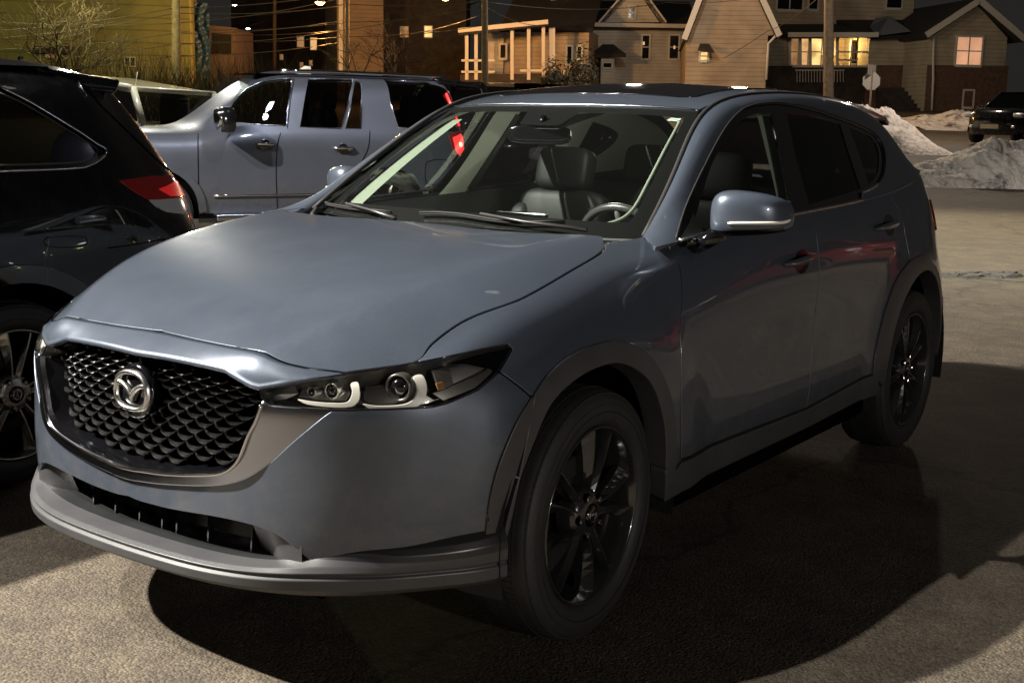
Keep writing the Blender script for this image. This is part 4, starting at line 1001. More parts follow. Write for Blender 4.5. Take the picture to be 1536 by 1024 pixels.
o=panel('tail_lamp_reflector',BS,[pxs(BS,[(236,284),(262,270),(276,268),(280,280),(281,293),(255,295)])],'red_lit',tl,step=.03,edge=.012,gap=.001,lip=0,off=.0035); MT['red_lit2']=None
MT['red_dim']=mat('red_dim',(.35,.01,.01),rough=.25,emit=(1,.02,.02),es=.25); o.data.materials[0]=MT['red_dim']
child(panel('reverse_light',BS,[lampC],'lens_clear_grey',None,step=.03,edge=.012,gap=.002,lip=.03,off=.002))
child(strip('bumper_seam',BS,pxs(BS,smooth([(162,372),(200,367),(240,360),(274,355)])),.0022,'void',None,.001))
child(strip('hatch_seam',BS,pxs(BS,smooth([(120,128),(137,142),(150,157),(190,196),(232,236),(262,262)])),.003,'void',None,.001))
child(strip('pillar_glint',BS,pxs(BS,smooth([(104,103),(113,113),(120,128),(130,145)],3)),.003,'dark_chrome',None,.002))
# arch and bumper cladding
ci=arcB; cout=yzs(BS,[(-.18+.50*math.cos(t),.38+.50*math.sin(t)) for t in np.linspace(PI*.98,.0,24)],al=(1.,L_-.6))
child(panel('wheel_arch_trim',BS,[ci+cout[::-1]],'black_gloss',None,step=.04,edge=.015,gap=.001,lip=.05,off=.006))
rec=pxs(BS,smooth([(66,362),(75,356),(120,355),(131,360),(127,368),(110,371),(74,370),(66,362)],3)[:-1]); child(strip('bumper_highlight_outline',BS,rec,.003,'black_gloss',None,.002,closed=True))  # gloss outline modelled where the bumper catches highlights
# spoiler over the hatch
mb=MB(); P0=[BS.P(a,b) for a,b in pxs(BS,[(100,99),(135,118)])]
for yy in (0,):
    A=np.array([(-1.98,.18,1.635),(-2.6,.18,1.69),(-2.6,.64,1.64),(-1.98,.60,1.595)]); Bt=A-np.array([0,0,.045]); Bt[2:]+=np.array([0,-.03,-.015]); Bt[:2]+=np.array([0,.1,-.03])
    mb.add([tuple(v) for v in A]+[tuple(v) for v in Bt],[(0,3,2,1),(4,5,6,7),(0,4,7,3),(3,7,6,2),(2,6,5,1),(1,5,4,0)])
child(mb.build('spoiler','black_paint',None,bevel=.012,seg=3))
mb=MB(); mb.box((-3.4,-3.5,.25),(X-.12,.85,.7)); mb.box((-3.2,-3.3,.7),(X-.16,.7,1.0)); child(mb.build('inner_shell','void',None))
mb=MB(); n=24; Pg=np.zeros((n,3,3))
for i in range(n):
    t=-.1+(PI+.2)*i/(n-1)
    for j,x in enumerate((X-.45,X-.12,X-.01)): Pg[i,j]=(x,-.18+.45*math.cos(t),.38+.45*math.sin(t))
mb.grid(Pg); child(mb.build('wheel_well','liner',None))
# roof and far side
mb=MB(); mb.add([(-1.97,-3.4,1.60),(-1.97,.30,1.64),(-3.2,.30,1.66),(-3.2,-3.4,1.62)],[(0,1,2,3)]); mb.add([(-3.42,-3.4,.3),(-3.42,.8,.3),(-3.3,.6,1.2),(-3.1,.3,1.6),(-3.1,-3.4,1.6),(-3.35,-3.4,1.2)],[tuple(range(6))]); child(mb.build('far_side','black_paint',None))
w2=build_wheel('rim_machined','rim_machined'); w2.parent=bs; w2.matrix_local=Matrix.Translation((X-.12-bs.location.x,-.19+1,.372))@Matrix.Rotation(PI/2,4,'Y')@Matrix.Rotation(.35,4,'Z')
for (x,y) in ((X-.12,-3.0),(-3.3,-.19),(-3.3,-3.0)):
    c=copy_tree(w2); c.parent=bs; c.matrix_local=Matrix.Translation((x-bs.location.x,y+1,.372))@Matrix.Rotation((1 if x>-2.5 else -1)*PI/2,4,'Y')
# ---- big blue-grey SUV, side on
fa=math.radians(-26); piv=np.array([-5.6,4.7,0]); pd0=(piv-CAM)[:2]; pw0=CAM[:2]+pd0*1.19
XR=np.array([[math.cos(fa),-math.sin(fa),0],[math.sin(fa),math.cos(fa),0],[0,0,1]]); XT=np.array([pw0[0],pw0[1],0])-XR@piv
fs=empty('long_suv',tuple(XT),fa,label='long blue-grey suv behind the foreground car, light glinting on its front door window',cat='car')
def ch(o): o.parent=fs; return o
def fsy(px,py):
    d=XR.T@(MR.T@np.array([(px-768)/FPX,-(py-512)/FPX,1.])); c=XR.T@(CAM-XT); return (c+d*((-5.6-c[0])/d[0]))[1]
yF,yR=fsy(232,290),fsy(582,290); print('fs hubs',yF,yR,fsy(740,200),fsy(220,200))
X=-5.6
qa=[(.10,.28),(.06,.40),(.02,.52),(.0,.66),(.005,.82),(.01,.96),(.0,1.10),(.02,1.20),(.06,1.28),(.12,1.42),(.19,1.60),(.25,1.72),(.34,1.80),(.52,1.86),(.9,1.90)]
qf=[(.10,.28),(.06,.40),(.02,.52),(.0,.66),(.0,.80),(.0,.94),(.02,1.06),(.06,1.15),(.14,1.215),(.24,1.24),(.34,1.255),(.46,1.265),(.6,1.27),(.75,1.275),(.95,1.28)]
qw=[(.10,.28),(.06,.40),(.02,.52),(.0,.66),(.005,.82),(.01,.96),(.0,1.10),(.025,1.19),(.07,1.25),(.12,1.31),(.17,1.38),(.21,1.44),(.28,1.49),(.45,1.54),(.9,1.58)]
qr=[(.10,.33),(.05,.42),(.01,.52),(.0,.66),(.01,.82),(.03,.96),(.05,1.10),(.07,1.20),(.10,1.28),(.14,1.42),(.20,1.60),(.27,1.74),(.36,1.82),(.5,1.86),(.8,1.88)]
plan=[(X-.9,yF-.86,2,1),(X-.6,yF-.84,8,1),(X-.3,yF-.76,30,1),(X-.10,yF-.55,62,1),(X-.01,yF-.2,84,1),(X,yF+.15,90,1),(X,yF+.45,90,1),(X,yF+.8,90,2),(X,yF+1.3,90,0),(X,yF+1.8,90,0),(X,yF+2.2,90,0),(X,yR-.4,90,0),(X,yR+.1,90,0),(X,yR+.5,91,0),(X-.03,yR+.85,98,3),(X-.12,yR+1.05,125,3),(X-.35,yR+1.15,165,3),(X-.9,yR+1.18,178,3)]
FS,(fca,_),(fcb,_2)=wrap(plan,{0:qa,1:qf,2:qw,3:qr}); L_,H_=fca[-1],fcb[-1]
g_f=pxs(FS,smooth([(341,169),(347,160),(356,148),(368,136),(383,127),(400,121),(420,119),(438,119)],3)+[(436,135),(431,165),(429,189),(385,187),(338,184)])
g_r=pxs(FS,[(462,119),(495,119),(529,120),(522,155),(512,193),(480,192),(450,191)])
g_v=pxs(FS,[(532,121),(541,123),(542,160),(541,193),(518,193),(526,160)])
g_q=pxs(FS,[(576,120),(640,124),(699,128),(701,160),(702,197),(650,195),(597,191),(586,155)])
wh=[(yF,.41),(yR,.41)]
arcs=[]
for hy,hz in wh: arcs.append(yzs(FS,[(hy+.46*math.cos(t),hz+.46*math.sin(t)) for t in np.linspace(PI,0,20)],al=(.6,L_-.5)))
bodyp=[(.02,.02),(arcs[0][0][0],.02)]+arcs[0]+[(arcs[0][-1][0],.02),(arcs[1][0][0],.02)]+arcs[1]+[(arcs[1][-1][0],.02),(L_-.02,.02),(L_-.02,H_-.02),(.02,H_-.02)]
ch(panel('body',FS,[bodyp,g_f,g_r,g_v,g_q],'far_paint',None,step=.07,edge=.03,gap=.002,lip=.02))
for nm,g,m_ in (('front_window',g_f,'side_glass'),('rear_window',g_r,'dark_glass2'),('vent_window',g_v,'dark_glass2'),('quarter_window',g_q,'dark_glass2')):
    if m_ not in MT: glassmat('dark_glass2',(.05,.05,.055))
    ch(panel(nm,FS,[g],m_,None,step=.1,edge=.05,gap=.002,lip=0,off=-.008)); ch(strip('window_trim',FS,g,.008,'dark_chrome' ,None,.002,closed=True))
for nm,L in (('door_seam',[(297,201),(297,240),(299,290),(309,327)]),('door_seam',[(421,199),(416,218),(414,260),(416,314)]),('door_seam',[(555,196),(552,222),(540,248),(520,290)]),('door_seam',[(441,119),(436,150),(431,193)]),):
    ch(strip(nm,FS,pxs(FS,smooth(L)),.004,'void',None,.001))
ch(strip('fuel_door',FS,pxs(FS,smooth([(640,243),(655,239),(670,241),(674,250),(673,266),(664,275),(645,277),(638,268),(638,250),(640,243)],3)[:-1]),.0035,'void',None,.001,closed=True))
for i,(x0,y0,x1,y1) in enumerate(((385,216,411,217),(501,222,529,222))):
    h=ch(empty('door_handle')); h.location=(0,0,0)
    P_=[FS.P(a,b,o_) for (a,b),o_ in zip(pxs(FS,[(x0,y0),(x0+3,y0),((x0+x1)/2,(y0+y1)/2),(x1-3,y1),(x1,y1)]),(.0,.03,.045,.03,.0))]
    mb=MB(); mb.tube([tuple(v) for v in P_],.016,8); mb.build('handle_bar','chrome',h)
    c=FS.P(*pxs(FS,[((x0+x1)/2,y0+2)])[0],.002); mb=MB(); mb.lathe([(.0,0),(.055,0),(.06,-.004)],20,M=Matrix.Translation(Vector(c))@Matrix.Rotation(PI/2,4,'Y')); mb.build('handle_recess','black_gloss',h)
ch(strip('rocker_chrome',FS,[(a,b) for a,b in yzs(FS,[(y,.585) for y in np.linspace(yF+.6,yR-.55,12)],al=(.6,L_-.5))],.014,'chrome',None,.004))
mb=MB(); mb.box((X-.16,yF+.6,.33),(X+.10,yR-.55,.40)); ch(mb.build('side_step','dark_chrome',None,bevel=.015))
for (hy,hz),ar in zip(wh,arcs):
    co_=yzs(FS,[(hy+.53*math.cos(t),hz+.53*math.sin(t)) for t in np.linspace(PI*.99,.01*PI,20)],al=(.6,L_-.5))
    ch(panel('wheel_arch_trim',FS,[ar+co_[::-1]],'far_paint',None,step=.06,edge=.03,gap=.001,lip=.05,off=.012))
# roof rails, fin, spoiler, mirror, lamps
mb=MB(); P_=[tuple(v) for v in (np.array([X-.40,y,1.885-.012*abs(y-5.6)]) for y in np.linspace(fsy(440,110),fsy(690,112),12))]; mb.tube(P_,.022,8); ch(mb.build('roof_rail','chrome',None))
mb=MB(); yf_=fsy(425,105)+.35; mb.add([(X-.73,yf_,1.87),(X-.69,yf_,1.87),(X-.71,yf_+.2,1.87),(X-.71,yf_+.12,1.95),(X-.71,yf_+.19,1.945)],[(0,1,3),(1,2,4,3),(2,0,3,4)]); ch(mb.build('roof_fin','white_paint',None))
mb=MB(); yq=yR+.75; A=np.array([(X-.35,yq,1.85),(X-1.6,yq,1.90),(X-1.6,yq+.6,1.84),(X-.35,yq+.55,1.81)]); Bt=A-np.array([0,0,.06]); mb.add([tuple(v) for v in A]+[tuple(v) for v in Bt],[(0,3,2,1),(4,5,6,7),(0,4,7,3),(3,7,6,2),(2,6,5,1),(1,5,4,0)]); ch(mb.build('spoiler','black_paint',None,bevel=.02))
h=ch(empty('door_mirror')); h.location=(0,0,0)
mb=MB(); ym=fsy(318,180)+.1; rbox(mb,(X+.15,ym,1.36),(.14,.09,.13),.5); mb.build('mirror_shell','black_gloss',h)
mb=MB(); rbox(mb,(X+.16,ym-.075,1.38),(.12,.03,.09),.5); mb.build('mirror_cap','chrome',h); mb=MB(); mb.tube([(X-.03,ym+.08,1.25),(X+.12,ym+.03,1.27)],.035,8); mb.build('mirror_foot','black_gloss',h)
def tly(L): return yzs(FS,[(yR+1.10+a,z) for a,z in L],al=(4,L_-.2))
ch(panel('tail_light',FS,[tly([(-.32,1.22),(-.12,1.28),(-.04,1.24),(-.05,.92),(-.12,.84),(-.26,1.0)])],'red_lens',None,step=.06,edge=.03,off=.006,gap=0))
ch(panel('tail_light_glow',FS,[tly([(-.27,1.19),(-.14,1.23),(-.10,1.2),(-.11,1.0),(-.16,.95),(-.24,1.05)])],'red_lit',None,step=.04,edge=.03,off=.012,gap=0,lip=.002))
mb=MB(); c=FS.P(*tly([(-.17,1.11)])[0],.016); mb.lathe([(.0001,.012),(.022,.006),(.03,-.004)],14,M=Matrix.Translation(Vector(c))@Matrix.Rotation(PI/2,4,'Y')); ch(mb.build('tail_light_bulb','red_core',None))
mb=MB(); mb.tube([tuple(FS.P(a,b,.01)) for a,b in tly([(-.14,1.32),(-.20,1.47),(-.28,1.68)])],.013,8); ch(mb.build('tail_light_bar','red_lit',None))
# windscreen, far side, cabin
mb=MB(); yw=fsy(338,170); yx=fsy(400,118); mb.add([(X-.20,yw-.12,1.27),(X-1.75,yw-.12,1.27),(X-1.6,yx,1.82),(X-.40,yx,1.82)],[(0,1,2,3)]); ch(mb.build('windscreen','windscreen',None))
ye=yR+1.0
mb=MB(); mb.box((X-1.9,yF-.5,.35),(X-.06,ye,1.0)); mb.box((X-1.8,yF-.4,1.0),(X-.14,yw-.2,1.18)); ch(mb.build('inner_shell','void',None))
mb=MB(); mb.add([(X-1.95,yF-.5,.4),(X-1.95,ye,.4),(X-1.93,ye,1.25),(X-1.93,yF-.5,1.2)],[(0,1,2,3)]); mb.add([(X-.5,yx-.05,1.85),(X-1.55,yx-.05,1.85),(X-1.55,ye-.1,1.87),(X-.5,ye-.1,1.87)],[(0,1,2,3)]); mb.add([(X-.85,yF-.8,1.24),(X-1.7,yF-.7,1.22),(X-1.75,yw,1.26),(X-.8,yw,1.27)],[(0,1,2,3)]); ch(mb.build('far_side','far_paint',None))
for (sx,sy) in ((X-.5,yw+1.25),(X-1.4,yw+1.25),(X-.5,yw+2.2),(X-1.4,yw+2.2)):
    mb=MB(); rbox(mb,(sx,sy,1.2),(.25,.09,.30),.5); rbox(mb,(sx,sy+.04,1.56),(.14,.06,.09),.5); ch(mb.build('seat','interior_leather',None))
w3_=copy_tree(w2); w3_.parent=fs
for i,(x,(y,z)) in enumerate([(X-.14,wh[0]),(X-.14,wh[1]),(X-1.8,wh[0]),(X-1.8,wh[1])]):
    c=w3_ if i==0 else copy_tree(w2); c.parent=fs; c.matrix_local=Matrix.Translation((x,y,z))@Matrix.Rotation((1 if x>X-1 else -1)*PI/2,4,'Y')@Matrix.Scale(1.1,4)

a_,b_=pxs(FS,[(397,177)])[0]; gp=FS.P(a_,b_)@XR.T+XT; gn=FS.N(np.array([a_]),np.array([b_]))[0]@XR.T; gd=(gp-CAM)/np.linalg.norm(gp-CAM); GL=gp+(gd-2*(gd@gn)*gn)*11.; print('glint lamp',GL,gn)
XR=np.eye(3); XT=np.zeros(3)
# ================================================================= ground, street, houses
FW=np.array([math.sin(YAW),math.cos(YAW)]); RT=np.array([math.cos(YAW),-math.sin(YAW)])
def terr(x,y):
    D=(np.asarray(x)-CAM[0])*FW[0]+(np.asarray(y)-CAM[1])*FW[1]; L=(np.asarray(x)-CAM[0])*RT[0]+(np.asarray(y)-CAM[1])*RT[1]
    z=np.interp(D,[0,25,37,60,120,400],[0,0,.85,1.9,3.,3.]); return z
def at(px,py,D):
    d=MR.T@np.array([(px-768)/FPX,-(py-512)/FPX,1.]); k=D/(d[0]*FW[0]+d[1]*FW[1]); return CAM+k*d
def gat(px,D):
    p=at(px,170,D); return np.array([p[0],p[1],float(terr(p[0],p[1]))])
def vnoise(x,y,s=0):
    r=0.
    for k,(f,a) in enumerate(((1,1),(2.1,.5),(4.3,.27),(9.1,.14))):
        r=r+a*np.sin(x*f+1.7*k+s+1.3*np.sin(y*f*.8+k*2.1+s))*np.cos(y*f*1.1-.6*k+1.1*np.sin(x*f*.7+s))
    return r
# asphalt
def asphalt(name,c1,c2,grain=1.,cracks=True):
    m=bpy.data.materials.new(name); m.use_nodes=True; nt=m.node_tree; b=nt.nodes['Principled BSDF']; L=nt.links.new; b.inputs['Roughness'].default_value=.78
    tc=nt.nodes.new('ShaderNodeTexCoord')
    def noise(s,d=4,r=.6):
        n=nt.nodes.new('ShaderNodeTexNoise'); n.inputs['Scale'].default_value=s; n.inputs['Detail'].default_value=d; n.inputs['Roughness'].default_value=r; L(tc.outputs['Object'],n.inputs['Vector']); return n
    def mr(src,a,b_,c,d):
        r=nt.nodes.new('ShaderNodeMapRange'); r.inputs[1].default_value=a;r.inputs[2].default_value=b_;r.inputs[3].default_value=c;r.inputs[4].default_value=d; L(src,r.inputs[0]); return r.outputs[0]
    def mul(a,b_):
        x=nt.nodes.new('ShaderNodeMath'); x.operation='MULTIPLY'; L(a,x.inputs[0]); 
        if isinstance(b_,(int,float)): x.inputs[1].default_value=b_
        else: L(b_,x.inputs[1])
        return x.outputs[0]
    big=noise(.35,5); med=noise(3.5,6,.7); v=nt.nodes.new('ShaderNodeTexVoronoi'); v.inputs['Scale'].default_value=110; L(tc.outputs['Object'],v.inputs['Vector'])
    v2=nt.nodes.new('ShaderNodeTexVoronoi'); v2.inputs['Scale'].default_value=45; v2.inputs['Randomness'].default_value=1; L(tc.outputs['Object'],v2.inputs['Vector'])
    fine=noise(160,3,.7)
    f=mul(mul(mr(big.outputs[0],.35,.65,.86,1.12),mr(med.outputs[0],.3,.7,.84,1.16)),mr(fine.outputs[0],.3,.7,.55,1.5))
    sv=nt.nodes.new('ShaderNodeSeparateColor'); L(v.outputs['Color'],sv.inputs[0]); f=mul(f,mr(sv.outputs[0],0,1,.6,1.45))
    ramp=nt.nodes.new('ShaderNodeMix'); ramp.data_type='RGBA'; ramp.inputs[6].default_value=(*c1,1); ramp.inputs[7].default_value=(*c2,1); L(mr(med.outputs[0],.35,.65,0,1),ramp.inputs[0])
    sc_=nt.nodes.new('ShaderNodeVectorMath'); sc_.operation='SCALE'; L(ramp.outputs[2],sc_.inputs[0])
    if cracks:
        vc=nt.nodes.new('ShaderNodeTexVoronoi'); vc.feature='DISTANCE_TO_EDGE'; vc.inputs['Scale'].default_value=.22
        wv=nt.nodes.new('ShaderNodeVectorMath'); wv.operation='MULTIPLY_ADD'; nn=noise(1.6,5); L(nn.outputs['Color'],wv.inputs[0]); wv.inputs[1].default_value=(.9,.9,.9); L(tc.outputs['Object'],wv.inputs[2]); L(wv.outputs[0],vc.inputs['Vector'])
        f=mul(f,mr(vc.outputs['Distance'],0,.006,.35,1))
    L(f,sc_.inputs['Scale']); L(sc_.outputs[0],b.inputs['Base Color'])
    bp=nt.nodes.new('ShaderNodeBump'); bp.inputs['Strength'].default_value=.8*grain; bp.inputs['Distance'].default_value=.0035
    ad=nt.nodes.new('ShaderNodeMath'); ad.operation='ADD'; L(mr(v.outputs['Distance'],0,.8,1,0),ad.inputs[0]); L(mul(v2.outputs['Distance'],.3),ad.inputs[1]); L(ad.outputs[0],bp.inputs['Height']); L(bp.outputs[0],b.inputs['Normal'])
    MT[name]=m; return m
asphalt('lot_asphalt',(.050,.039,.027),(.075,.060,.041))
asphalt('street_asphalt',(.05,.048,.045),(.07,.066,.06))
Ds=np.concatenate([np.linspace(-14,24,40),np.linspace(25,62,75),np.linspace(65,130,20),np.array([250,600,1200])]); Lt_=np.concatenate([[-900,-300],np.linspace(-75,75,90),[300,900]])
Dg,Lg=np.meshgrid(Ds,Lt_,indexing='ij'); X_=CAM[0]+Dg*FW[0]+Lg*RT[0]; Y_=CAM[1]+Dg*FW[1]+Lg*RT[1]
mb=MB(); mb.grid(np.stack([X_,Y_,terr(X_,Y_)],-1),flip=True); g_=mb.build('ground','lot_asphalt'); tag(g_,kind='structure')
# street beyond the first snowbank and a patched strip across the lot entrance
def strip_ground(name,m,d0,d1,l0,l1,dz=.004,n=30,wob=0.,kind='structure',k=0.):
    Dn,Ln=np.meshgrid(np.linspace(d0,d1,14),np.linspace(l0,l1,n),indexing='ij'); Dn=Dn+k*Ln+wob*np.sin(Ln*2.1)*.5
    x=CAM[0]+Dn*FW[0]+Ln*RT[0]; y=CAM[1]+Dn*FW[1]+Ln*RT[1]; mb=MB(); mb.grid(np.stack([x,y,terr(x,y)+dz],-1),flip=True); return tag(mb.build(name,m),kind=kind)
strip_ground('street','street_asphalt',30,36,2,70)
# snow
snow=mat('snow',(.42,.37,.32),rough=.7,bump=(9,.9,.05)); nt=snow.node_tree; b=nt.nodes['Principled BSDF']
tc=nt.nodes.new('ShaderNodeTexCoord'); n=nt.nodes.new('ShaderNodeTexNoise'); n.inputs['Scale'].default_value=1.3; n.inputs['Detail'].default_value=8; n.inputs['Roughness'].default_value=.7
cr=nt.nodes.new('ShaderNodeValToRGB'); cr.color_ramp.elements[0].position=.36; cr.color_ramp.elements[0].color=(.035,.03,.026,1); cr.color_ramp.elements[1].position=.48; cr.color_ramp.elements[1].color=(.62,.58,.54,1)
nt.links.new(tc.outputs['Object'],n.inputs[0]); nt.links.new(n.outputs[0],cr.inputs[0]); nt.links.new(cr.outputs[0],b.inputs['Base Color'])
def snowbank(label,px0,px1,D0,D1,top,seed,skew=.0):
    """top: [(t,height)] along the bank"""
    n,m=150,44; Pg=np.zeros((n,m,3)); a=gat(px0,D0); c=gat(px1,D0+skew)
    for i in range(n):
        t=i/(n-1); base=a*(1-t)+c*t; h=np.interp(t,[q[0] for q in top],[q[1] for q in top])
        for j in range(m):
            u=j/(m-1); dd=(D1-D0)*u; x=base[0]+FW[0]*dd; y=base[1]+FW[1]*dd; k=math.sin(PI*u)**.75
            nz=vnoise(x*1.9+seed,y*1.9-seed,seed)*.10+vnoise(x*6+seed,y*6,seed+3)*.05+vnoise(x*15,y*15,seed)*.018+rng.normal(0,.006)
            Pg[i,j]=(x-FW[0]*nz*.4*k,y-FW[1]*nz*.4*k,float(terr(x,y))-.03+h*k*(1+nz*1.2)+nz*.3*k)
    mb=MB(); mb.grid(Pg,flip=True); return tag(mb.build('snowbank','snow'),label,'snowbank')
snowbank('ploughed dirty snowbank nearest the lot, in front of the small dark car',1365,1700,26.2,29.0,[(0,.05),(.15,.35),(.35,.55),(.5,.85),(.75,1.05),(1,.8)],1.)
snowbank('smooth snowbank with a dark dirty foot beside the stop sign',1270,1448,33,38,[(0,.6),(.3,1.05),(.55,.9),(.8,.5),(1,.05)],4.)
snowbank('pale strip of snow under the gabled house, behind the small dark car',1395,1700,43,50,[(0,.1),(.3,.5),(1,.4)],7.)
# lot-edge rubble in front of the road
mb=MB()
for k in range(46):
    t=k/46; p=unp(1412+rng.uniform(0,110),414+rng.uniform(-4,3),2,0.); r_=rng.uniform(.03,.10)
    M=Matrix.Translation((p[0],p[1],0))@Matrix.Rotation(rng.uniform(0,3),4,'Z'); V=[M@Vector((a*r_*rng.uniform(.6,1.5),b_*r_*rng.uniform(.6,1.2),z_*r_*.35)) for a,b_,z_ in ((-1,-1,0),(1,-1,0),(1,1,0),(-1,1,0),(-.6,-.5,1),(.5,-.6,1),(.6,.4,.8),(-.4,.6,1))]
    mb.add(V,[(4,5,6,7),(0,1,5,4),(1,2,6,5),(2,3,7,6),(3,0,4,7)])
tag(mb.build('gravel','street_asphalt'),kind='stuff')
def ribbon(name,px,w_,m,dz):
    P=[unp(x,y,2,0.) for x,y in px]; mb=MB(); P=[np.array(p) for p in P]; V=[];n=len(P)
    for i,p in enumerate(P):
        d=P[min(i+1,n-1)]-P[max(i-1,0)]; d/=np.linalg.norm(d); q=np.array([-d[1],d[0],0]); ww=w_*(1+.35*math.sin(i*2.3)); V+=[p+q*ww+[0,0,dz],p-q*ww+[0,0,dz]]
    mb.add(V,[(2*i,2*i+1,2*i+3,2*i+2) for i in range(n-1)]); return tag(mb.build(name,m),kind='structure')
ribbon('road_joint',[(1408,412),(1430,413),(1450,416),(1480,417),(1510,420),(1560,423),(1640,428)],.10,'street_asphalt',.004)
# ---------------------------------------------------------------- houses
def siding(name,col,pitch=.2,rough=.7):
    m=mat(name,col,rough=rough); nt=m.node_tree; b=nt.nodes['Principled BSDF']; L=nt.links.new
    tc=nt.nodes.new('ShaderNodeTexCoord'); sx=nt.nodes.new('ShaderNodeSeparateXYZ'); L(tc.outputs['Object'],sx.inputs[0])
    d=nt.nodes.new('ShaderNodeMath'); d.operation='DIVIDE'; L(sx.outputs[2],d.inputs[0]); d.inputs[1].default_value=pitch
    f=nt.nodes.new('ShaderNodeMath'); f.operation='FRACT'; L(d.outputs[0],f.inputs[0])
    cr=nt.nodes.new('ShaderNodeMapRange'); cr.inputs[1].default_value=0; cr.inputs[2].default_value=.16; cr.inputs[3].default_value=.45; cr.inputs[4].default_value=1; L(f.outputs[0],cr.inputs[0])
    n=nt.nodes.new('ShaderNodeTexNoise'); n.inputs['Scale'].default_value=1.2; n.inputs['Detail'].default_value=7; L(tc.outputs['Object'],n.inputs[0])
    r=nt.nodes.new('ShaderNodeMapRange'); r.inputs[1].default_value=.3;r.inputs[2].default_value=.7;r.inputs[3].default_value=.78;r.inputs[4].default_value=1.15; L(n.outputs[0],r.inputs[0])
    mu=nt.nodes.new('ShaderNodeMath'); mu.operation='MULTIPLY'; L(cr.outputs[0],mu.inputs[0]); L(r.outputs[0],mu.inputs[1])
    s=nt.nodes.new('ShaderNodeVectorMath'); s.operation='SCALE'; s.inputs[0].default_value=col; L(mu.outputs[0],s.inputs['Scale']); L(s.outputs[0],b.inputs['Base Color'])
    bp=nt.nodes.new('ShaderNodeBump'); bp.inputs['Strength'].default_value=.6; bp.inputs['Distance'].default_value=.03; L(f.outputs[0],bp.inputs['Height']); L(bp.outputs[0],b.inputs['Normal']); return m
siding('siding_cream',(.40,.36,.27)); siding('siding_grey',(.46,.45,.41),.17); siding('siding_tan',(.36,.29,.21),.2); siding('siding_yellow',(.20,.195,.06),.5)
mat('brick',(.11,.065,.045),rough=.85,bump=(30,.5,.02),noise=(6,.3)); mat('roof_dark',(.02,.02,.021),rough=.9,noise=(5,.3)); mat('trim_white',(.55,.54,.50),rough=.6); mat('wood_pole',(.15,.115,.08),rough=.85,noise=(8,.3),bump=(30,.5,.01))
mat('dark_wall',(.035,.03,.026),rough=.9,noise=(3,.4)); mat('pane_dark',(.006,.007,.009),rough=.08); mat('snow_roof',(.25,.28,.32),rough=.8)
def emat(name,col,s,noise=1.5):
    m=mat(name,(.05,.03,.02),rough=.3,emit=col,es=s); nt=m.node_tree; b=nt.nodes['Principled BSDF']
    tc=nt.nodes.new('ShaderNodeTexCoord'); n=nt.nodes.new('ShaderNodeTexNoise'); n.inputs['Scale'].default_value=noise; n.inputs['Detail'].default_value=4; r=nt.nodes.new('ShaderNodeMapRange'); r.inputs[1].default_value=.3;r.inputs[2].default_value=.7;r.inputs[3].default_value=s*.45;r.inputs[4].default_value=s*1.4
    nt.links.new(tc.outputs['Object'],n.inputs[0]); nt.links.new(n.outputs[0],r.inputs[0]); nt.links.new(r.outputs[0],b.inputs['Emission Strength']); return m
emat('lit_window',(1,.55,.22),.75); emat('lit_window_dim',(1,.5,.2),.28); emat('lit_window_bright',(1,.62,.22),1.1); emat('lit_blind',(1,.50,.28),.62,.6)
class Plane:
    def __init__(s,px0,D,yaw=0.):
        s.o=at(px0,170,D); a=math.radians(yaw); s.n=np.array([-(FW[0]*math.cos(a)+RT[0]*math.sin(a)),-(FW[1]*math.cos(a)+RT[1]*math.sin(a)),0.]); s.u=np.array([-s.n[1],s.n[0],0.])
        if s.u@np.array([RT[0],RT[1],0])<0: s.u=-s.u
    def p(s,px,py,back=0.):
        d=MR.T@np.array([(px-768)/FPX,-(py-512)/FPX,1.]); k=((s.o-CAM)@s.n)/(d@s.n); return CAM+k*d-s.n*back
    def zb(s,px,z,back=0.):
        q=s.p(px,170); return np.array([q[0],q[1],z])-s.n*back
def slab(mb,P,nrm,th,mi=0):
    """polygon P pushed back by th along -nrm"""
    n=len(P); Q=[np.array(p)-np.array(nrm)*th for p in P]
    mb.add([tuple(p) for p in P]+[tuple(q) for q in Q],[tuple(range(n)),tuple(range(n,2*n))[::-1]]+[(i,n+i,n+(i+1)%n,(i+1)%n) for i in range(n)],mi)
def wall(par,pl,poly,m,back=0.,th=6.,name='wall'):
    mb=MB(); slab(mb,[pl.p(x,y,back) for x,y in poly],pl.n,th); o=mb.build(name,m,par); return o
def window(par,pl,x0,y0,x1,y1,m='pane_dark',cols=1,rows=2,back=0.,fr=.09):
    a=pl.p(x0,y1,back);b=pl.p(x1,y0,back); u=pl.u; W_=(b-a)@u; H__=b[2]-a[2]; n=pl.n; mb=MB()
    def bar(u0,u1,z0,z1,o=.07):
        P=[a+u*u0+[0,0,z0],a+u*u1+[0,0,z0],a+u*u1+[0,0,z1],a+u*u0+[0,0,z1]]; slab(mb,[np.array(p)+n*o for p in P],n,o+.03)
    bar(-fr,0,-fr,H__+fr);bar(W_,W_+fr,-fr,H__+fr);bar(0,W_,H__,H__+fr);bar(0,W_,-fr*1.4,0,.12)
    for k in range(1,cols): bar(W_*k/cols-.03,W_*k/cols+.03,0,H__,.05)
    for k in range(1,rows): bar(0,W_,H__*k/rows-.025,H__*k/rows+.025,.055)
    f=mb.build('window','trim_white',par); mb=MB(); P=[a,a+u*W_,a+u*W_+[0,0,H__],a+[0,0,H__]]; slab(mb,[np.array(p)+n*.03 for p in P],n,.03); mb.build('pane',m,f); return f
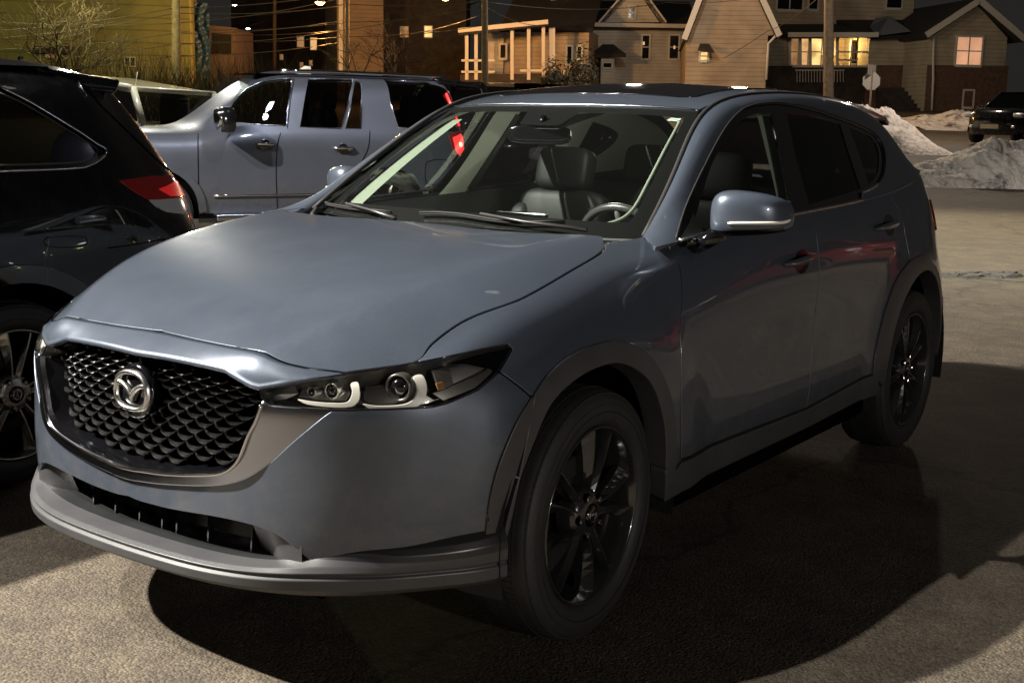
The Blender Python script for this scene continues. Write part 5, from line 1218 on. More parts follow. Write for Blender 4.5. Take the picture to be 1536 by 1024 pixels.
def roofpl(par,P4,m='roof_dark',th=.18,name='roof'):
    P4=[np.array(p) for p in P4]; nr=np.cross(P4[1]-P4[0],P4[2]-P4[0]); nr/=np.linalg.norm(nr); nr*= 1 if nr[2]>0 else -1; mb=MB(); slab(mb,P4,nr,th); return mb.build(name,m,par)
def board(par,pl,x0,y0,x1,y1,w_,m='trim_white',back=-.05,name='trim_board',th=.06):
    a=pl.p(x0,y0,back);b=pl.p(x1,y1,back); d=(b-a)/np.linalg.norm(b-a); q=np.cross(d,pl.n)*w_/2; mb=MB(); slab(mb,[a-q,b-q,b+q,a+q],pl.n,th); return mb.build(name,m,par)
def gz_(pl,px): q=pl.p(px,170); return float(terr(q[0],q[1]))-.3
def wallg(par,pl,top,m,**k):   # wall whose foot follows the ground
    x0,x1=top[0][0],top[-1][0]; mb=MB(); b_=k.get('back',0.); P=[pl.p(x,y,b_) for x,y in top]; P=[np.array([P[0][0],P[0][1],gz_(pl,x0)])]+P+[np.array([P[-1][0],P[-1][1],gz_(pl,x1)])]
    slab(mb,P,pl.n,k.get('th',6.)); return mb.build(k.get('name','wall'),m,par)
hs_=lambda lab,pl,px:empty('house',tuple(gat(px,60)*[1,1,0]+[0,0,1.5]),label=lab,cat='house',group=None)
def H(lab):
    h=empty('house',(0,0,0),label=lab,cat='house'); return h
# right: gabled house with brick foot
h=H('cream house with a brick foot and a front gable, its double window glowing orange')
pl=Plane(1450,60,-8)
wallg(h,pl,[(1391,52),(1396,50),(1462,4),(1511,57),(1511,58)],'siding_cream'); wallg(h,pl,[(1391,98),(1512,99)],'brick',back=-.06,th=.3,name='brick_foot')
window(h,pl,1433,57,1473,97,'lit_blind',2,2); window(h,pl,1444,137,1459,160,'pane_dark',1,1)
A=[pl.p(1380,54,-.5),pl.p(1462,-2,-.5),pl.p(1462,-2,7),pl.p(1380,54,7)]; roofpl(h,A); A=[pl.p(1462,-2,-.5),pl.p(1530,60,-.5),pl.p(1530,60,7),pl.p(1462,-2,7)]; roofpl(h,A)
board(h,pl,1382,54,1462,2,.28,back=-.52); board(h,pl,1462,2,1529,60,.28,back=-.52)
mb=MB(); mb.tube([tuple(pl.p(*q,-.12)) for q in ((1399,56),(1398,90),(1398,120),(1396,166))],.06,8); mb.build('downspout','trim_white',h)
# middle: porch wing
pm=Plane(1340,62,-8); 
h2=H('cream two-storey house with lit porch windows behind the thick wooden pole')
wallg(h2,pm,[(1150,-60),(1420,-60)],'siding_cream',back=3.2,th=6); wallg(h2,pm,[(1305,52),(1397,50)],'siding_cream',th=3.); wallg(h2,pm,[(1300,98),(1397,98)],'brick',back=-.06,th=.3,name='brick_foot')
wall(h2,pm,[(1155,52),(1190,52),(1190,99),(1155,99)],'siding_cream',back=.6,th=2.5)
wallg(h2,pm,[(1150,99),(1305,99)],'dark_wall',back=-.0,th=3.1,name='porch_base')
wall(h2,pm,[(1185,52),(1306,52),(1306,99),(1185,99)],'siding_tan',back=3.0,th=.2,name='porch_back')
A=[pm.p(1172,53,-.9),pm.p(1306,53,-.9),pm.p(1306,30,3.1),pm.p(1165,30,3.1)]; roofpl(h2,A,name='porch_roof'); board(h2,pm,1172,54,1306,54,.22,back=-.92)
A=[pm.p(1300,55,-.5),pm.p(1398,52,-.5),pm.p(1430,8,5),pm.p(1290,8,5)]; roofpl(h2,A); 
A=[pm.p(1296,42,-.7),pm.p(1308,55,-.75),pm.p(1356,49,-.8),pm.p(1372,18,2.9),pm.p(1345,22,2.4)]; roofpl(h2,A,'snow_roof',.05,'roof_snow')
for (x0,x1,m_) in ((1190,1203,'lit_window_dim'),(1205,1218,'lit_window'),(1220,1238,'lit_window_bright'),(1250,1256,'lit_window')): window(h2,pm,x0,58,x1,97,m_,1,2,back=.5,fr=.05)
for x in (1188,1204,1219,1240,1260,1306): board(h2,pm,x,52,x,99,.14,back=.3,name='porch_post')
window(h2,pm,1295,61,1309,94,'pane_dark',1,1,back=1.5); window(h2,pm,1262,60,1288,78,'lit_window_bright',1,1,back=2.9,fr=.03)
board(h2,pm,1260,78,1306,78,.08,back=.2,name='porch_rail'); board(h2,pm,1260,90,1290,90,.08,back=.2,name='porch_rail'); board(h2,pm,1188,100,1306,100,.10,back=-.1,name='porch_rail')
mb=MB()
for x in np.arange(1192,1262,4.3): slab(mb,[pm.p(x,106,-.3),pm.p(x+.8,106,-.3),pm.p(x+.8,124,-.3),pm.p(x,124,-.3)],pm.n,.04)
slab(mb,[pm.p(1190,105,-.3),pm.p(1263,105,-.3),pm.p(1263,106.6,-.3),pm.p(1190,106.6,-.3)],pm.n,.05); mb.build('railing','trim_white',h2)
window(h2,pm,1200,-14,1240,6,'pane_dark',2,1,back=3.2); window(h2,pm,1250,-14,1264,6,'pane_dark',1,1,back=3.2); window(h2,pm,1372,-10,1396,4,'pane_dark',1,1,back=3.2)
for i in range(6): 
    mb=MB(); slab(mb,[pm.p(1312-2*i*0,132+6*i,-.5-.35*i),pm.p(1350+6*i,132+6*i,-.5-.35*i),pm.p(1350+6*i,172,-.5-.35*i),pm.p(1312,172,-.5-.35*i)],pm.n,.35); mb.build('step','dark_wall',h2)
# gambrel house
h3=H('tan clapboard house end with a steep roof edge and one tiny lit window'); pg=Plane(1090,56,6)
wallg(h3,pg,[(1028,118),(1029,55),(1052,-12),(1062,-40),(1130,-40),(1142,0),(1166,52),(1152,54)],'siding_tan',th=9)
A=[pg.p(1138,-14,-.4),pg.p(1170,56,-.4),pg.p(1170,56,9),pg.p(1138,-14,9)]; roofpl(h3,A); board(h3,pg,1136,-14,1168,55,.25,back=-.42); board(h3,pg,1026,60,1054,-14,.25,back=-.42)
A=[pg.p(1054,-14,-.4),pg.p(1025,62,-.4),pg.p(1025,62,9),pg.p(1054,-14,9)]; roofpl(h3,A)
window(h3,pg,1051,79,1061,90,'lit_window_bright',1,2); A=[pg.p(1046,76,-.7),pg.p(1070,79,-.7),pg.p(1064,66,0.),pg.p(1050,66,0.)]; roofpl(h3,A,'dark_wall',.05,'awning')
mb=MB(); mb.tube([tuple(pg.p(*q,-.15)) for q in ((1164,53),(1160,58),(1152,66),(1149,120))],.06,8); mb.build('downspout','trim_white',h3)
# pale house
h4=H('pale grey clapboard house with two sash windows and two gabled dormers'); pp=Plane(950,66,4)
wallg(h4,pp,[(872,38),(1040,41)],'siding_grey',th=8); window(h4,pp,963,54,974,88,'pane_dark',1,2); window(h4,pp,1004,54,1018,88,'pane_dark',1,2)
for x,y in ((964,63),(1010,69)): window(h4,pp,x,y,x+3,y+5,'lit_window',1,1,back=-.04,fr=.0)
A=[pp.p(866,39,-.6),pp.p(1044,42,-.6),pp.p(1044,-10,5),pp.p(866,-12,5)]; roofpl(h4,A); board(h4,pp,866,38,1044,41,.2,back=-.62)
for (x0,x1,xa,ya) in ((900,997,953,-24),(812,872,842,-20)):
    wall(h4,pp,[(x0+6,34),(xa,ya+6),(x1-8,34)],'siding_grey',back=-.1,th=4,name='dormer'); board(h4,pp,x0,36,xa,ya,.26,back=-.3); board(h4,pp,xa,ya,x1,36,.26,back=-.3)
    roofpl(h4,[pp.p(x0-2,37,-.3),pp.p(xa,ya-3,-.3),pp.p(xa,ya-3,4),pp.p(x0-2,37,4)]); roofpl(h4,[pp.p(xa,ya-3,-.3),pp.p(x1+2,37,-.3),pp.p(x1+2,37,4),pp.p(xa,ya-3,4)])
window(h4,pp,943,11,952,28,'pane_dark',1,2,back=-.12); window(h4,pp,838,8,846,22,'pane_dark',1,1,back=-.12)
wallg(h4,pp,[(902,84),(922,84)],'siding_grey',back=-1.6,th=1.7,name='entry'); roofpl(h4,[pp.p(888,84,-2.0),pp.p(938,84,-2.0),pp.p(920,68,-.8),pp.p(904,68,-.8)],name='entry_roof'); window(h4,pp,905,97,917,103,'pane_dark',1,1,back=-1.62,fr=.05)
mb=MB(); mb.tube([tuple(pp.p(*q,-.15)) for q in ((878,40),(878,80),(878,130))],.07,8); mb.build('downspout','trim_white',h4)
# porch house in orange light
h5=H('tan house with a tall open porch on slim posts, lit orange by the street'); po=Plane(790,60,10)
wallg(h5,po,[(738,46),(874,40)],'siding_tan',back=2.6,th=6); roofpl(h5,[po.p(690,48,-.4),po.p(824,34,-.4),po.p(874,38,2.7),po.p(740,30,2.7)],name='porch_roof'); board(h5,po,690,47,824,34,.2,back=-.42)
for x in (700,714,768,793,815): board(h5,po,x,46 if x<750 else 40,x,120,.16,back=0.,name='porch_post')
for x in (826,):  board(h5,po,x,38,x,110,.3,back=.4,name='porch_post')
wallg(h5,po,[(716,45),(742,45)],'siding_grey',back=2.3,th=2,name='bay'); window(h5,po,720,62,727,86,'lit_window_dim',1,1,back=2.3,fr=.05); window(h5,po,738,64,746,84,'pane_dark',1,1,back=2.2)
window(h5,po,840,66,847,92,'pane_dark',1,1,back=2.55); window(h5,po,856,66,862,92,'pane_dark',1,1,back=2.55)
for y in (91,108): board(h5,po,692,y,742,y,.1,back=0.,name='porch_rail')
board(h5,po,780,106,824,106,.1,back=0.,name='porch_rail'); board(h5,po,840,116,872,88,.1,back=-.6,name='stair_rail')
wallg(h5,po,[(690,112),(830,110)],'dark_wall',back=.05,th=2.5,name='porch_base')
roofpl(h5,[po.p(735,38,2.4),po.p(880,38,2.4),po.p(880,-30,7),po.p(735,-30,7)])
# dark houses
h6=H('dark brown house with two small lit upstairs windows'); pd=Plane(620,70,0)
wallg(h6,pd,[(560,-40),(700,-40)],'dark_wall'); window(h6,pd,601,41,612,55,'lit_window_dim',1,2,fr=.04); window(h6,pd,637,40,648,56,'lit_window_bright',1,2,fr=.04)
h7=H('brown building corner washed in orange streetlight behind the second pole'); pe=Plane(530,64,-14)
siding('siding_brown',(.15,.11,.075),.2); wallg(h7,pe,[(505,-10),(575,-10)],'siding_brown'); board(h7,pe,511,-5,511,110,.2); 
h8=H('dark tall building with two slim lit windows at the street lamp'); pf_=Plane(430,85,0)
wallg(h8,pf_,[(345,-40),(512,-40)],'dark_wall'); window(h8,pf_,446,55,456,71,'lit_window_dim',1,1,fr=.04); window(h8,pf_,466,57,475,75,'lit_window',1,1,fr=.04)
for x,y in ((450,94),(464,91),(420,82)): window(h8,pf_,x,y,x+5,y+8,'lit_window_dim',1,1,fr=.03)
h9=H('low pinkish shop front beside the blue tarpaulin'); pq=Plane(330,58,0)
wallg(h9,pq,[(312,38),(352,42)],mat('pinkish',(.10,.07,.058),rough=.8) and 'pinkish',th=4); wall(h9,pq,[(320,50),(347,52),(347,81),(318,81)],'pane_dark',back=-.05,th=.06,name='shop_window')
# yellow building
h10=H('large mustard-yellow rendered building filling the upper left corner'); py=Plane(140,52,-12)
wallg(h10,py,[(-80,-40),(283,-30)],'siding_yellow',th=8); window(h10,py,188,87,202,99,'pane_dark',2,1,fr=.03); wall(h10,py,[(54,70),(113,71),(112,81),(54,80)],'dark_wall',back=-.5,th=.5,name='canopy'); window(h10,py,69,82,85,86,'lit_window_dim',1,1,fr=.02)
tb=MB(); n=40; Pg=np.zeros((n,14,3))
for i in range(n):
    t=i/(n-1)
    for j in range(14):
        u=j/13; c=pq.p(281+36*u,6+112*t,-.3); w_=.10*math.sin(u*19+3*math.sin(t*7))+.06*math.sin(t*43+u*8); Pg[i,j]=c+pq.n*(w_+.25*math.sin(PI*u))
tb.grid(Pg); tag(tb.build('tarpaulin',mat('tarp',(.006,.05,.12),rough=.45)),'tall wrinkled blue tarpaulin hanging beside the yellow building','tarpaulin')
# ---------------------------------------------------------------- poles, wires, sign
def pole(label,px,D,r_,top=-60,lean=0,arms=()):
    a=gat(px,D); a[2]-=.3; c=at(px+lean,top,D); h=empty('utility_pole',tuple(a),label=label,cat='pole'); mb=MB(); mb.tube([tuple(np.array(a)*(1-t)+c*t-a) for t in np.linspace(0,1,8)],[r_*(1.1-.25*t) for t in np.linspace(0,1,8)],14); mb.build('mast','wood_pole',h); return c
pole('pale wooden pole standing against the yellow building',264,44,.16,lean=0)
pole('slim dark pole before the brown building corner',521,50,.09)
pole('brown pole in front of the tall open porch',728,46,.12,lean=-1)
pole('thick wooden pole in front of the lit porch windows',1245,44,.17,lean=-2)
pole('thin pole in the dark between tarpaulin and street lamp',412,70,.1)
def wire(pts,r_=.014):
    h=None; P=[]
    for (a,b) in zip(pts[:-1],pts[1:]):
        A=at(*a);B=at(*b); 
        for t in np.linspace(0,1,14)[:-1]: P.append(A*(1-t)+B*t-np.array([0,0,.018*np.linalg.norm(B-A)*4*t*(1-t)]))
    P.append(B); mb=MB(); mb.tube([tuple(v) for v in P],r_,5); tag(mb.build('overhead_wire','wire_mat'),'thin overhead wire strung across the dark street','wire','wires strung between the poles')
mat('wire_mat',(.05,.045,.04),rough=.5)
for y0,y1,y2,d in ((60,20,8,0),(30,35,-5,1),(75,50,30,0),(95,66,44,1),(110,84,62,2),(48,12,-12,2)): wire([(-40,y0,40),(264,y1,44),(521,y2,50)])
for y0,y1,y2 in ((28,6,2),(45,34,10),(52,45,-5),(62,55,38)): wire([(300,y0,48),(521,y1,50),(728,y2,46)])
wire([(728,10,46),(820,38,58)]); wire([(728,3,46),(1000,4,60),(1245,-30,44)]); wire([(1245,-20,44),(1150,48,55),(1085,88,55)]); wire([(728,20,46),(560,52,60)])
h=empty('stop_sign',tuple(gat(1304,41)),label='grey back of an octagonal road sign on a thin post by the steps',cat='sign')
b0=gat(1304,41); mb=MB(); mb.tube([(0,0,-.2),tuple(at(1309,100,41)-b0)],.035,8); mb.build('post','wood_pole',h)
c=at(1307,122,41); mb=MB(); mb.lathe([(.0001,0),(.30,0),(.30,.02),(.0001,.02)],8,M=Matrix.Translation(Vector(c-b0))@Vector((-FW[0],-FW[1],0)).to_track_quat('Z','Y').to_matrix().to_4x4()@Matrix.Rotation(PI/8,4,'Z'),smooth=False); mb.build('plate',mat('sign_back',(.32,.31,.30),rough=.5,metal=.3),h)
c2=at(1308,105,41); mb=MB(); mb.box((-.3,-.01,-.16),(.3,.01,.16)); o=mb.build('upper_plate','sign_back',h); o.location=tuple(c2-b0); o.rotation_euler=(0,0,YAW*-1+.9)
# street lamps
mat('lamp_orange',(1,.5,.1),emit=(1,.48,.08),es=60); mat('lamp_white',(1,1,1),emit=(.9,.95,1),es=25)
def streetlamp(label,px,py,D,m,r_=.14,side=1):
    p=at(px,py,D); h=empty('street_lamp',tuple(p),label=label,cat='street lamp'); mb=MB(); mb.lathe([(.0001,-r_*.6),(r_*.7,-r_*.4),(r_,0)],14); mb.build('lamp_globe',m,h)
    mb=MB(); mb.lathe([(r_*1.15,0),(r_*.9,r_*.5),(.0001,r_*.7)],14); mb.tube([(0,0,r_*.6),(side*RT[0]*1.2,side*RT[1]*1.2,.5)],.04,6); mb.build('lamp_hood','dark_wall',h); return p
s1=streetlamp('orange glowing street lamp above the roof of the long suv',480,4,52,'lamp_orange',.19)
s2=streetlamp('small white street lamp high over the dark building',352,8,75,'lamp_white',.13); s3=streetlamp('small white lamp below the other white lamp, above the long suv hood',372,43,75,'lamp_white',.12)
s4=streetlamp('orange street lamp at the top edge beside the brown pole',668,-2,56,'lamp_orange',.17); streetlamp('tiny pale lamp left of the two amber lamps',326,62,60,'lamp_white',.045)
streetlamp('flat pale lamp bar between the poles',691,14,80,'lamp_white',.06)
# ---------------------------------------------------------------- plants
mat('bark',(.035,.026,.02),rough=.9); mat('brush',(.06,.045,.025),rough=.9)
def branch(mb,p,d,L,r_,lv,rr):
    n=4; P=[p]; q=p.copy(); dd=d.copy()
    for i in range(n):
        dd=dd+rr.normal(0,.16,3); dd[2]+=.03; dd/=np.linalg.norm(dd); q=q+dd*L/n; P.append(q.copy())
    mb.tube([tuple(v) for v in P],[r_*(1-.45*i/n) for i in range(n+1)],5 if lv>1 else 3,cap=False)
    if lv<=0: return
    for k in range(rr.integers(3,5)):
        i=rr.integers(2,n+1); b_=P[i]; nd=dd+rr.normal(0,.62,3); nd[2]=abs(nd[2])*.7+.1; nd/=np.linalg.norm(nd); branch(mb,b_.copy(),nd,L*rr.uniform(.6,.82),r_*.55,lv-1,rr)
def tree(label,px,D,h_,seed,stems=3,lv=4,nm='bare_tree'):
    g0=gat(px,D); h=empty(nm,tuple(g0),label=label,cat='tree'); rr=np.random.default_rng(seed)
    mb=MB()
    for k in range(stems): d=np.array([rr.normal(0,.3),rr.normal(0,.3),1.]); d/=np.linalg.norm(d); branch(mb,np.array([0,0,0.]),d,h_*.36,h_*.013,lv,rr)
    mb.build('trunk','bark',h); return h
tree('bare spreading tree in front of the yellow building',105,42,5.2,3,5,4); tree('bare tree in the orange light behind the long suv roof',578,48,4.5,8,3,4)
def twigs(mb,c,n,h_,r0,rr,w_=.01):
    for k in range(n):
        a=rr.uniform(0,2*PI); s=rr.uniform(.1,1)**.5; p=c+np.array([math.cos(a)*r0*s,math.sin(a)*r0*s,0]); d=np.array([rr.normal(0,.35),rr.normal(0,.35),1])*h_*rr.uniform(.5,1); q=np.cross(d,[FW[0],FW[1],0]); q=q/np.linalg.norm(q)*w_
        mid=p+d*.55+rr.normal(0,.05,3); mb.add([tuple(p-q),tuple(p+q),tuple(mid+q*.7),tuple(mid-q*.7),tuple(p+d)],[(0,1,2,3),(3,2,4)])
mb=MB(); rr=np.random.default_rng(4)
for px in np.arange(120,470,3.): twigs(mb,gat(px+rr.uniform(-2,2),40+rr.uniform(-1.5,1.5)),26,rr.uniform(1.6,3.0),.6,rr,.007)
tag(mb.build('brush','brush'),kind='stuff')
mat('leaf_dark',(.03,.032,.018),rough=.7)
def shrub(label,px,D,h_,seed):
    g0=gat(px,D); h=empty('shrub',tuple(g0),label=label,cat='shrub'); rr=np.random.default_rng(seed); mb=MB()
    branch(mb,np.zeros(3),np.array([0,0,1.]),h_*.5,.04,2,rr); mb.build('stem','bark',h); mb=MB()
    for k in range(700):
        v=rr.normal(0,1,3); v/=np.linalg.norm(v); s=rr.uniform(.3,1)**.5*(.75+.25*math.sin(v[0]*5+seed)); p=np.array([v[0]*h_*.34*s,v[1]*h_*.34*s,h_*.55+v[2]*h_*.45*s]); t=rr.normal(0,1,3);t/=np.linalg.norm(t); u_=np.cross(t,v);u_/=np.linalg.norm(u_)+1e-9; l_=.11
        mb.add([tuple(p-t*l_*.3),tuple(p+u_*l_),tuple(p+t*l_*.3),tuple(p-u_*l_)],[(0,1,2,3)])
    mb.build('foliage','leaf_dark',h)
shrub('dark shrub left of the low entry roof of the pale house',872,50,2.9,1); shrub('dark shrub beside the porch stair of the tan house',828,50,2.3,2); shrub('low round shrub behind the roof of the foreground car',1008,48,1.3,3)
KEY=23500; SKY=1.0
# ---------------------------------------------------------------- simple cars further off
def small_car(label,loc,rz,m,s=1.,ztop=1.45,lamps=True,name='parked_car',Lh=2.25,plate=False):
    r=empty(name,loc,rz,label=label,cat='car')
    pr0=[(.10,.25),(.03,.35),(0,.5),(0,.65),(.02,.80),(.06,.9),(.14,.97),(.5,1.0)]
    Wd=.9
    plan=[(0,-Lh,0,0),(.35,-Lh+.02,6,0),(.65,-Lh+.12,25,0),(.84,-Lh+.38,62,0),(Wd,-Lh+.8,86,0),(Wd,-1.2,90,0),(Wd,-.5,90,0),(Wd,.3,90,0),(Wd,1.1,90,0),(Wd,Lh-.7,93,0),(.83,Lh-.3,118,0),(.6,Lh-.08,155,0),(.3,Lh,174,0),(0,Lh,180,0)]
    S_,(ca_,_),(cb_,_2)=wrap([(-x,y,-a,k) for x,y,a,k in plan[:0:-1]]+plan,{0:pr0}); L_,H_=ca_[-1],cb_[-1]
    T=np.linspace(0,L_,110); B_=np.linspace(0,H_,16); Pg=S_.P(*np.meshgrid(T,B_,indexing='ij')); mb=MB(); mb.grid(Pg)
    # bonnet, boot deck
    top=Pg[:,-1]; n=len(top)//2; 
    mb.add([tuple(v) for v in top],[tuple(range(len(top)))]); body=mb.build('body',m,r)
    ch_=[(-.78,-1.15,.98),(.78,-1.15,.98),(.60,-.45,ztop-.03),(-.60,-.45,ztop-.03)]
    cab=[(.80,-1.10,.97),(.82,1.6,1.0),(.62,1.15,ztop-.04),(.62,-.40,ztop-.03)]
    mb=MB(); rf=[(x,y,ztop+.03*(1-(x/.62)**2)-.02*abs(y-.3)) for y in np.linspace(-.45,1.2,8) for x in np.linspace(-.62,.62,9)]
    mb.grid(np.array(rf).reshape(8,9,3),flip=True); mb.build('roof',m,r)
    mb=MB(); mb.add(ch_,[(0,1,2,3)]); mb.build('windscreen','dark_glass2',r)
    mb=MB(); mb.add([(-.80,1.75,1.0),(.80,1.75,1.0),(.6,1.15,ztop-.04),(-.6,1.15,ztop-.04)],[(0,1,2,3)]); mb.build('rear_screen','dark_glass2',r)
    for sx in (-1,1):
        mb=MB(); mb.add([(sx*a,b,c) for a,b,c in cab],[(0,1,2,3)]); mb.build('side_glass','dark_glass2',r)
        mb=MB()
        for (a,b) in ((ch_[1],ch_[2]),((.80,.25,1.0),(.62,.25,ztop-.02)),((.80,1.7,1.0),(.61,1.15,ztop-.03))): mb.tube([(sx*abs(a[0]),a[1],a[2]-.03),(sx*abs(b[0]),b[1],b[2])],.035,8)
        mb.tube([(sx*.62,-.45,ztop-.02),(sx*.63,.3,ztop+.0),(sx*.62,1.2,ztop-.03)],.03,8); mb.build('pillar',m,r)
        mb=MB(); rbox(mb,(sx*.95,-.95,1.02),(.09,.06,.06),.6); mb.build('door_mirror',m,r)
        for y in (-1.35,1.35):
            w=empty('wheel'); w.parent=r; w.matrix_local=Matrix.Translation((sx*.80,y,.32))@Matrix.Rotation(sx*PI/2,4,'Y')
            mb=MB(); mb.lathe([(.0001,-.1),(.31,-.1),(.32,0),(.31,.1),(.22,.115)],40); mb.build('tyre','rubber',w)
            mb=MB(); mb.lathe([(.22,.11),(.20,.06),(.06,.05)],40); mb.build('rim','void',w)
            mb=MB()
            for k in range(5):
                M=Matrix.Rotation(2*PI*k/5+.3,4,'Z'); mb.add([tuple(M@Vector(v)) for v in ((.0,-.04,.12),(.22,-.035,.11),(.22,.035,.11),(.0,.04,.12),(.0,-.04,.06),(.22,-.035,.06),(.22,.035,.06),(.0,.04,.06))],[(0,1,2,3),(0,4,5,1),(3,2,6,7),(1,5,6,2)])
            mb.lathe([(.205,.105),(.225,.118),(.228,.10)],40); mb.build('spokes','rim_machined',w)
        mb=MB(); n_=18; Pa=[]
        for y in (-1.35,1.35):
            Pg2=np.array([[(sx*(Wd+.004),y+.37*math.cos(t),.33+.37*math.sin(t)),(sx*(Wd+.004),y+.01*math.cos(t),.33+.01*math.sin(t))] for t in np.linspace(0,PI,n_)]); mb.grid(Pg2)
            mb2=MB(); mb2.grid(Pg2); mb2.build('wheel_well','void',r)
    if lamps:
        for sx in (-1,1):
            mb=MB(); c=S_.P(L_/2+sx*.72,H_*.50,.012); rbox(mb,tuple(c),(.17,.10,.075),.6); mb.build('headlight','lens_clear_grey',r)
            mb=MB(); c=S_.P(L_/2+sx*.60,H_*.22,.012); rbox(mb,tuple(c),(.06,.04,.04),.6); mb.build('fog_lamp','lamp_silver',r)
    mb=MB(); mb.box((-.42,-Lh-.012,.60),(.42,-Lh+.08,.72)); mb.build('grille','black_gloss',r)
    if plate: mb=MB(); mb.box((-.26,-Lh-.03,.42),(.26,-Lh-.014,.54)); mb.build('number_plate',mat('plate',(.45,.38,.25),rough=.5),r)
    return r
p=gat(1523,37.0); small_car('small dark hatchback facing left behind the snowbank at the right edge',(p[0]+.3,p[1],p[2]),math.radians(-10),'black_paint',plate=True)
# white pickup-like car at the far left: wedge of cab seen over the dark hood
r=empty('white_suv',(-11.,7.2,0),math.radians(0),label='cream-white suv with a flat roof between the black suv and the long suv',cat='car')
def part8(nm,V,F,m,bev=0): mb=MB(); mb.add([tuple(np.array(v)-[-11.,7.2,0]) for v in V],F); return mb.build(nm,m,r,bevel=bev)
pw=lambda x,y,D:at(x,y,D)
D0=18.5
A0=pw(185,118,D0+.6);A1=pw(322,139,D0-.2);A2=pw(300,128,D0+1.6)+FW.tolist()[0]*0; 
roofz=float(A0[2])
# cab corners in plan, car facing the camera's right
f0=pw(204,190,D0);f1=pw(338,165,D0+.6); 
def up(p,z): return (p[0],p[1],z)
base=pw(214,183,D0); 
bl_=pw(214,183,D0);br_=pw(338,150,D0+.5)
tl_=pw(199,134,D0+.35);tr_=pw(316,141,D0+.8)
bkl=pw(120,128,D0+3.);bkr=pw(270,120,D0+3.6)
part8('windscreen',[pw(216,183,D0),pw(333,178,D0+.5),pw(318,142,D0+.9),pw(204,136,D0+.4)],[(0,1,2,3)],'side_glass')
part8('roof',[pw(196,134,D0+.3),pw(322,141,D0+.8),pw(322,139,D0+.8),pw(198,118,D0+3.2),pw(90,110,D0+3.0),pw(196,131,D0+.3)],[(0,1,2,5),(5,2,3,4)],'white_paint')
mb=MB()
def tb_(a,b,r_): mb.tube([tuple(np.array(a)-[-11.,7.2,0]),tuple(np.array(b)-[-11.,7.2,0])],r_,10)
tb_(pw(214,186,D0-.02),pw(200,133,D0+.35),.055); tb_(pw(200,133,D0+.35),pw(320,141,D0+.85),.04); tb_(pw(320,141,D0+.85),pw(338,170,D0+.55),.05); tb_(pw(196,133,D0+.3),pw(90,112,D0+3.),.06); tb_(pw(210,186,D0),pw(150,190,D0+2),.05)
mb.build('pillar','white_paint',r)
part8('side_glass',[pw(207,186,D0+.05),pw(196,137,D0+.4),pw(110,120,D0+2.8),pw(110,180,D0+2.6)],[(0,1,2,3)],'dark_glass2')
g1_=pw(150,300,D0+2)
part8('body',[up(pw(196,186,D0),1.22),up(pw(340,180,D0+.5),1.20),up(pw(340,180,D0+.5),.4),up(pw(196,186,D0),.4),up(pw(100,186,D0+2.8),.4),up(pw(100,186,D0+2.8),1.25),up(pw(300,186,D0+4),1.2)],[(0,1,2,3),(0,3,4,5),(0,5,6,1)],'white_paint')
mb=MB(); s_=pw(262,172,D0+1.4); rbox(mb,tuple(np.array(s_)-[-11.,7.2,0]),(.3,.1,.35),.5); mb.build('seat','interior_leather',r)
s_=pw(275,152,D0+.7); mb=MB(); rbox(mb,tuple(np.array(s_)-[-11.,7.2,0]),(.11,.02,.035),.5); mb.build('rear_view_mirror','black_gloss',r)
mb=MB(); a=pw(203,129,D0+1.); mb.tube([tuple(np.array(a)-[-11.,7.2,0]),tuple(np.array(pw(206,108,D0+1.))-[-11.,7.2,0])],.006,5); mb.build('aerial','trim_white',r)
p=at(772,200,17.5); dk=small_car('tall black suv roof just visible between the long suv and the house behind',(p[0],p[1],0),math.radians(64),'black_paint',ztop=1.46); dk.scale=(1.3,1.25,1.27)
# row of cars across the lot, to the right of the frame (they show in the doors)
small_car('red saloon parked across the lot, mirrored in the front door',(6.4,13.4,0),math.radians(-70),paint('red_paint',(.14,.006,.007),metal=.2,rough=.3,flake=.02) and 'red_paint')
small_car('dark grey saloon parked across the lot beside the red one',(9.2,10.8,0),math.radians(-70),'far_paint')
# ================================================================= light
w=bpy.data.worlds.new("World"); sc.world=w; w.use_nodes=True; nt=w.node_tree; bg=nt.nodes['Background']
sky=nt.nodes.new('ShaderNodeTexSky'); sky.sky_type='NISHITA'; sky.sun_disc=False; sky.sun_elevation=math.radians(39); sky.sun_rotation=math.radians(225)
ad=nt.nodes.new('ShaderNodeMix'); ad.data_type='RGBA'; ad.blend_type='ADD'; ad.inputs[0].default_value=1
sc1=nt.nodes.new('ShaderNodeVectorMath'); sc1.operation='SCALE'; sc1.inputs['Scale'].default_value=.00025; nt.links.new(sky.outputs[0],sc1.inputs[0])
nt.links.new(sc1.outputs[0],ad.inputs[6]); ad.inputs[7].default_value=(.015,.0135,.012,1); nt.links.new(ad.outputs[2],bg.inputs[0]); bg.inputs[1].default_value=SKY
def aim(o,t): o.rotation_euler=(Vector(t)-o.location).to_track_quat('-Z','Y').to_euler()
def lamp(nm,kind,loc,e,col,size=.15,target=None,angle=None,blend=.3):
    l=bpy.data.lights.new(nm,kind); l.energy=e; l.color=col
    if kind in('POINT','SPOT'): l.shadow_soft_size=size
    if kind=='SPOT': l.spot_size=math.radians(angle); l.spot_blend=blend
    o=bpy.data.objects.new(nm,l); C.objects.link(o); o.location=loc
    if target is not None: aim(o,target)
    return o
T0=np.array([.6,.3,.4]); 
lamp('lot_floodlight','SPOT',T0+13*np.array([-.93,-.82,1])/1.59,KEY,(1,.93,.82),.10,T0,100,.4)
lamp('lot_floodlight','SPOT',T0+14*np.array([-.62,-.66,1])/1.35,KEY*.33,(1,.95,.88),.10,T0,100,.4)
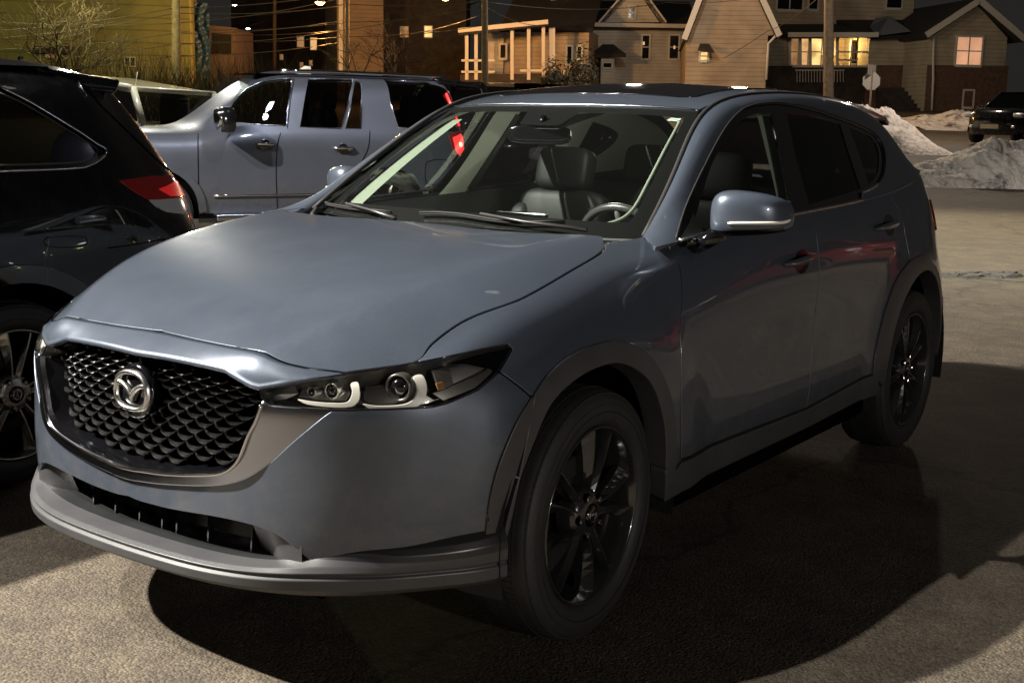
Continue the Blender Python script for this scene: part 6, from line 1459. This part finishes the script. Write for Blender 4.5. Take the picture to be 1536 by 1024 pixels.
lamp('road_floodlight','SPOT',(-2.5,16.5,8.5),5200,(1,.88,.62),.15,(-1.6,14.,0),78,.8)
lamp('street_and_fill_light','POINT',s1-[0,0,.5],1800,(1,.45,.12),.3); lamp('street_and_fill_light','POINT',s4-[0,0,.5]-np.array([FW[0],FW[1],0])*4,2300,(1,.45,.14),.3)
lamp('street_and_fill_light','POINT',at(1130,-60,46),800,(1,.62,.34),.3); lamp('street_and_fill_light','POINT',at(140,-30,40),1300,(1,.9,.35),.3)
lamp('street_and_fill_light','POINT',at(1420,-90,36),1300,(1,.82,.66),.3); lamp('street_and_fill_light','POINT',at(950,-90,48),900,(1,.86,.7),.3)  # the second, above the pale house, is an unseen added fill
lamp('porch_light','POINT',pm.p(1282,66,1.6),160,(1,.6,.2),.1)
lamp('side_floodlight','SPOT',GL+(gp-GL)/np.linalg.norm(gp-GL)*.5,1000,(.92,.94,1),.12,gp-np.array([0,0,.6]),40,.8)
lamp('car_row_fill','SPOT',(4.6,7.6,7.),1500,(1,.88,.7),.12,(6.8,12.6,.5),70,.7)  # unseen lamp added so the car row and ground show in the doors
lamp('cabin_fill','POINT',(0,1.45,1.44),3.0,(1,.96,.88),.06)  # fill added to brighten the cabin, no lit dome lamp there
lamp('wheel_side_fill','SPOT',(10.,-3.5,2.3),760,(1,.93,.85),.12,(.9,1.0,.5),40,.6)  # low unseen lamp added to light the wheels and near side
lamp('street_and_fill_light','POINT',at(190,-160,19),420,(1,.97,.84),.2)  # unseen lamp added to brighten the white suv roof
fl_=empty('floodlight',tuple(GL),label='white floodlight head over the lot, mirrored in the long suv window',cat='floodlight'); Mf=Vector(gp-GL).to_track_quat('Z','Y').to_matrix().to_4x4(); mb=MB(); mb.lathe([(.0001,.02),(.20,.01),(.27,0)],24,M=Mf); mb.build('lamp_lens',mat('flood_glow',(1,1,1),emit=(.95,.97,1),es=90),fl_); mb=MB(); mb.lathe([(.31,.42),(.33,.42),(.33,.09),(.28,-.02),(.2,-.2),(.0001,-.22)],24,M=Mf); mb.build('lamp_housing','dark_wall',fl_)
v=sc.view_settings; v.view_transform='Standard'; v.look='None'; v.exposure=.16; v.gamma=1
sc.cycles.max_bounces=8; sc.cycles.transparent_max_bounces=16; sc.cycles.caustics_reflective=False; sc.cycles.caustics_refractive=False; sc.cycles.sample_clamp_indirect=4
sc.cycles.use_denoising=True
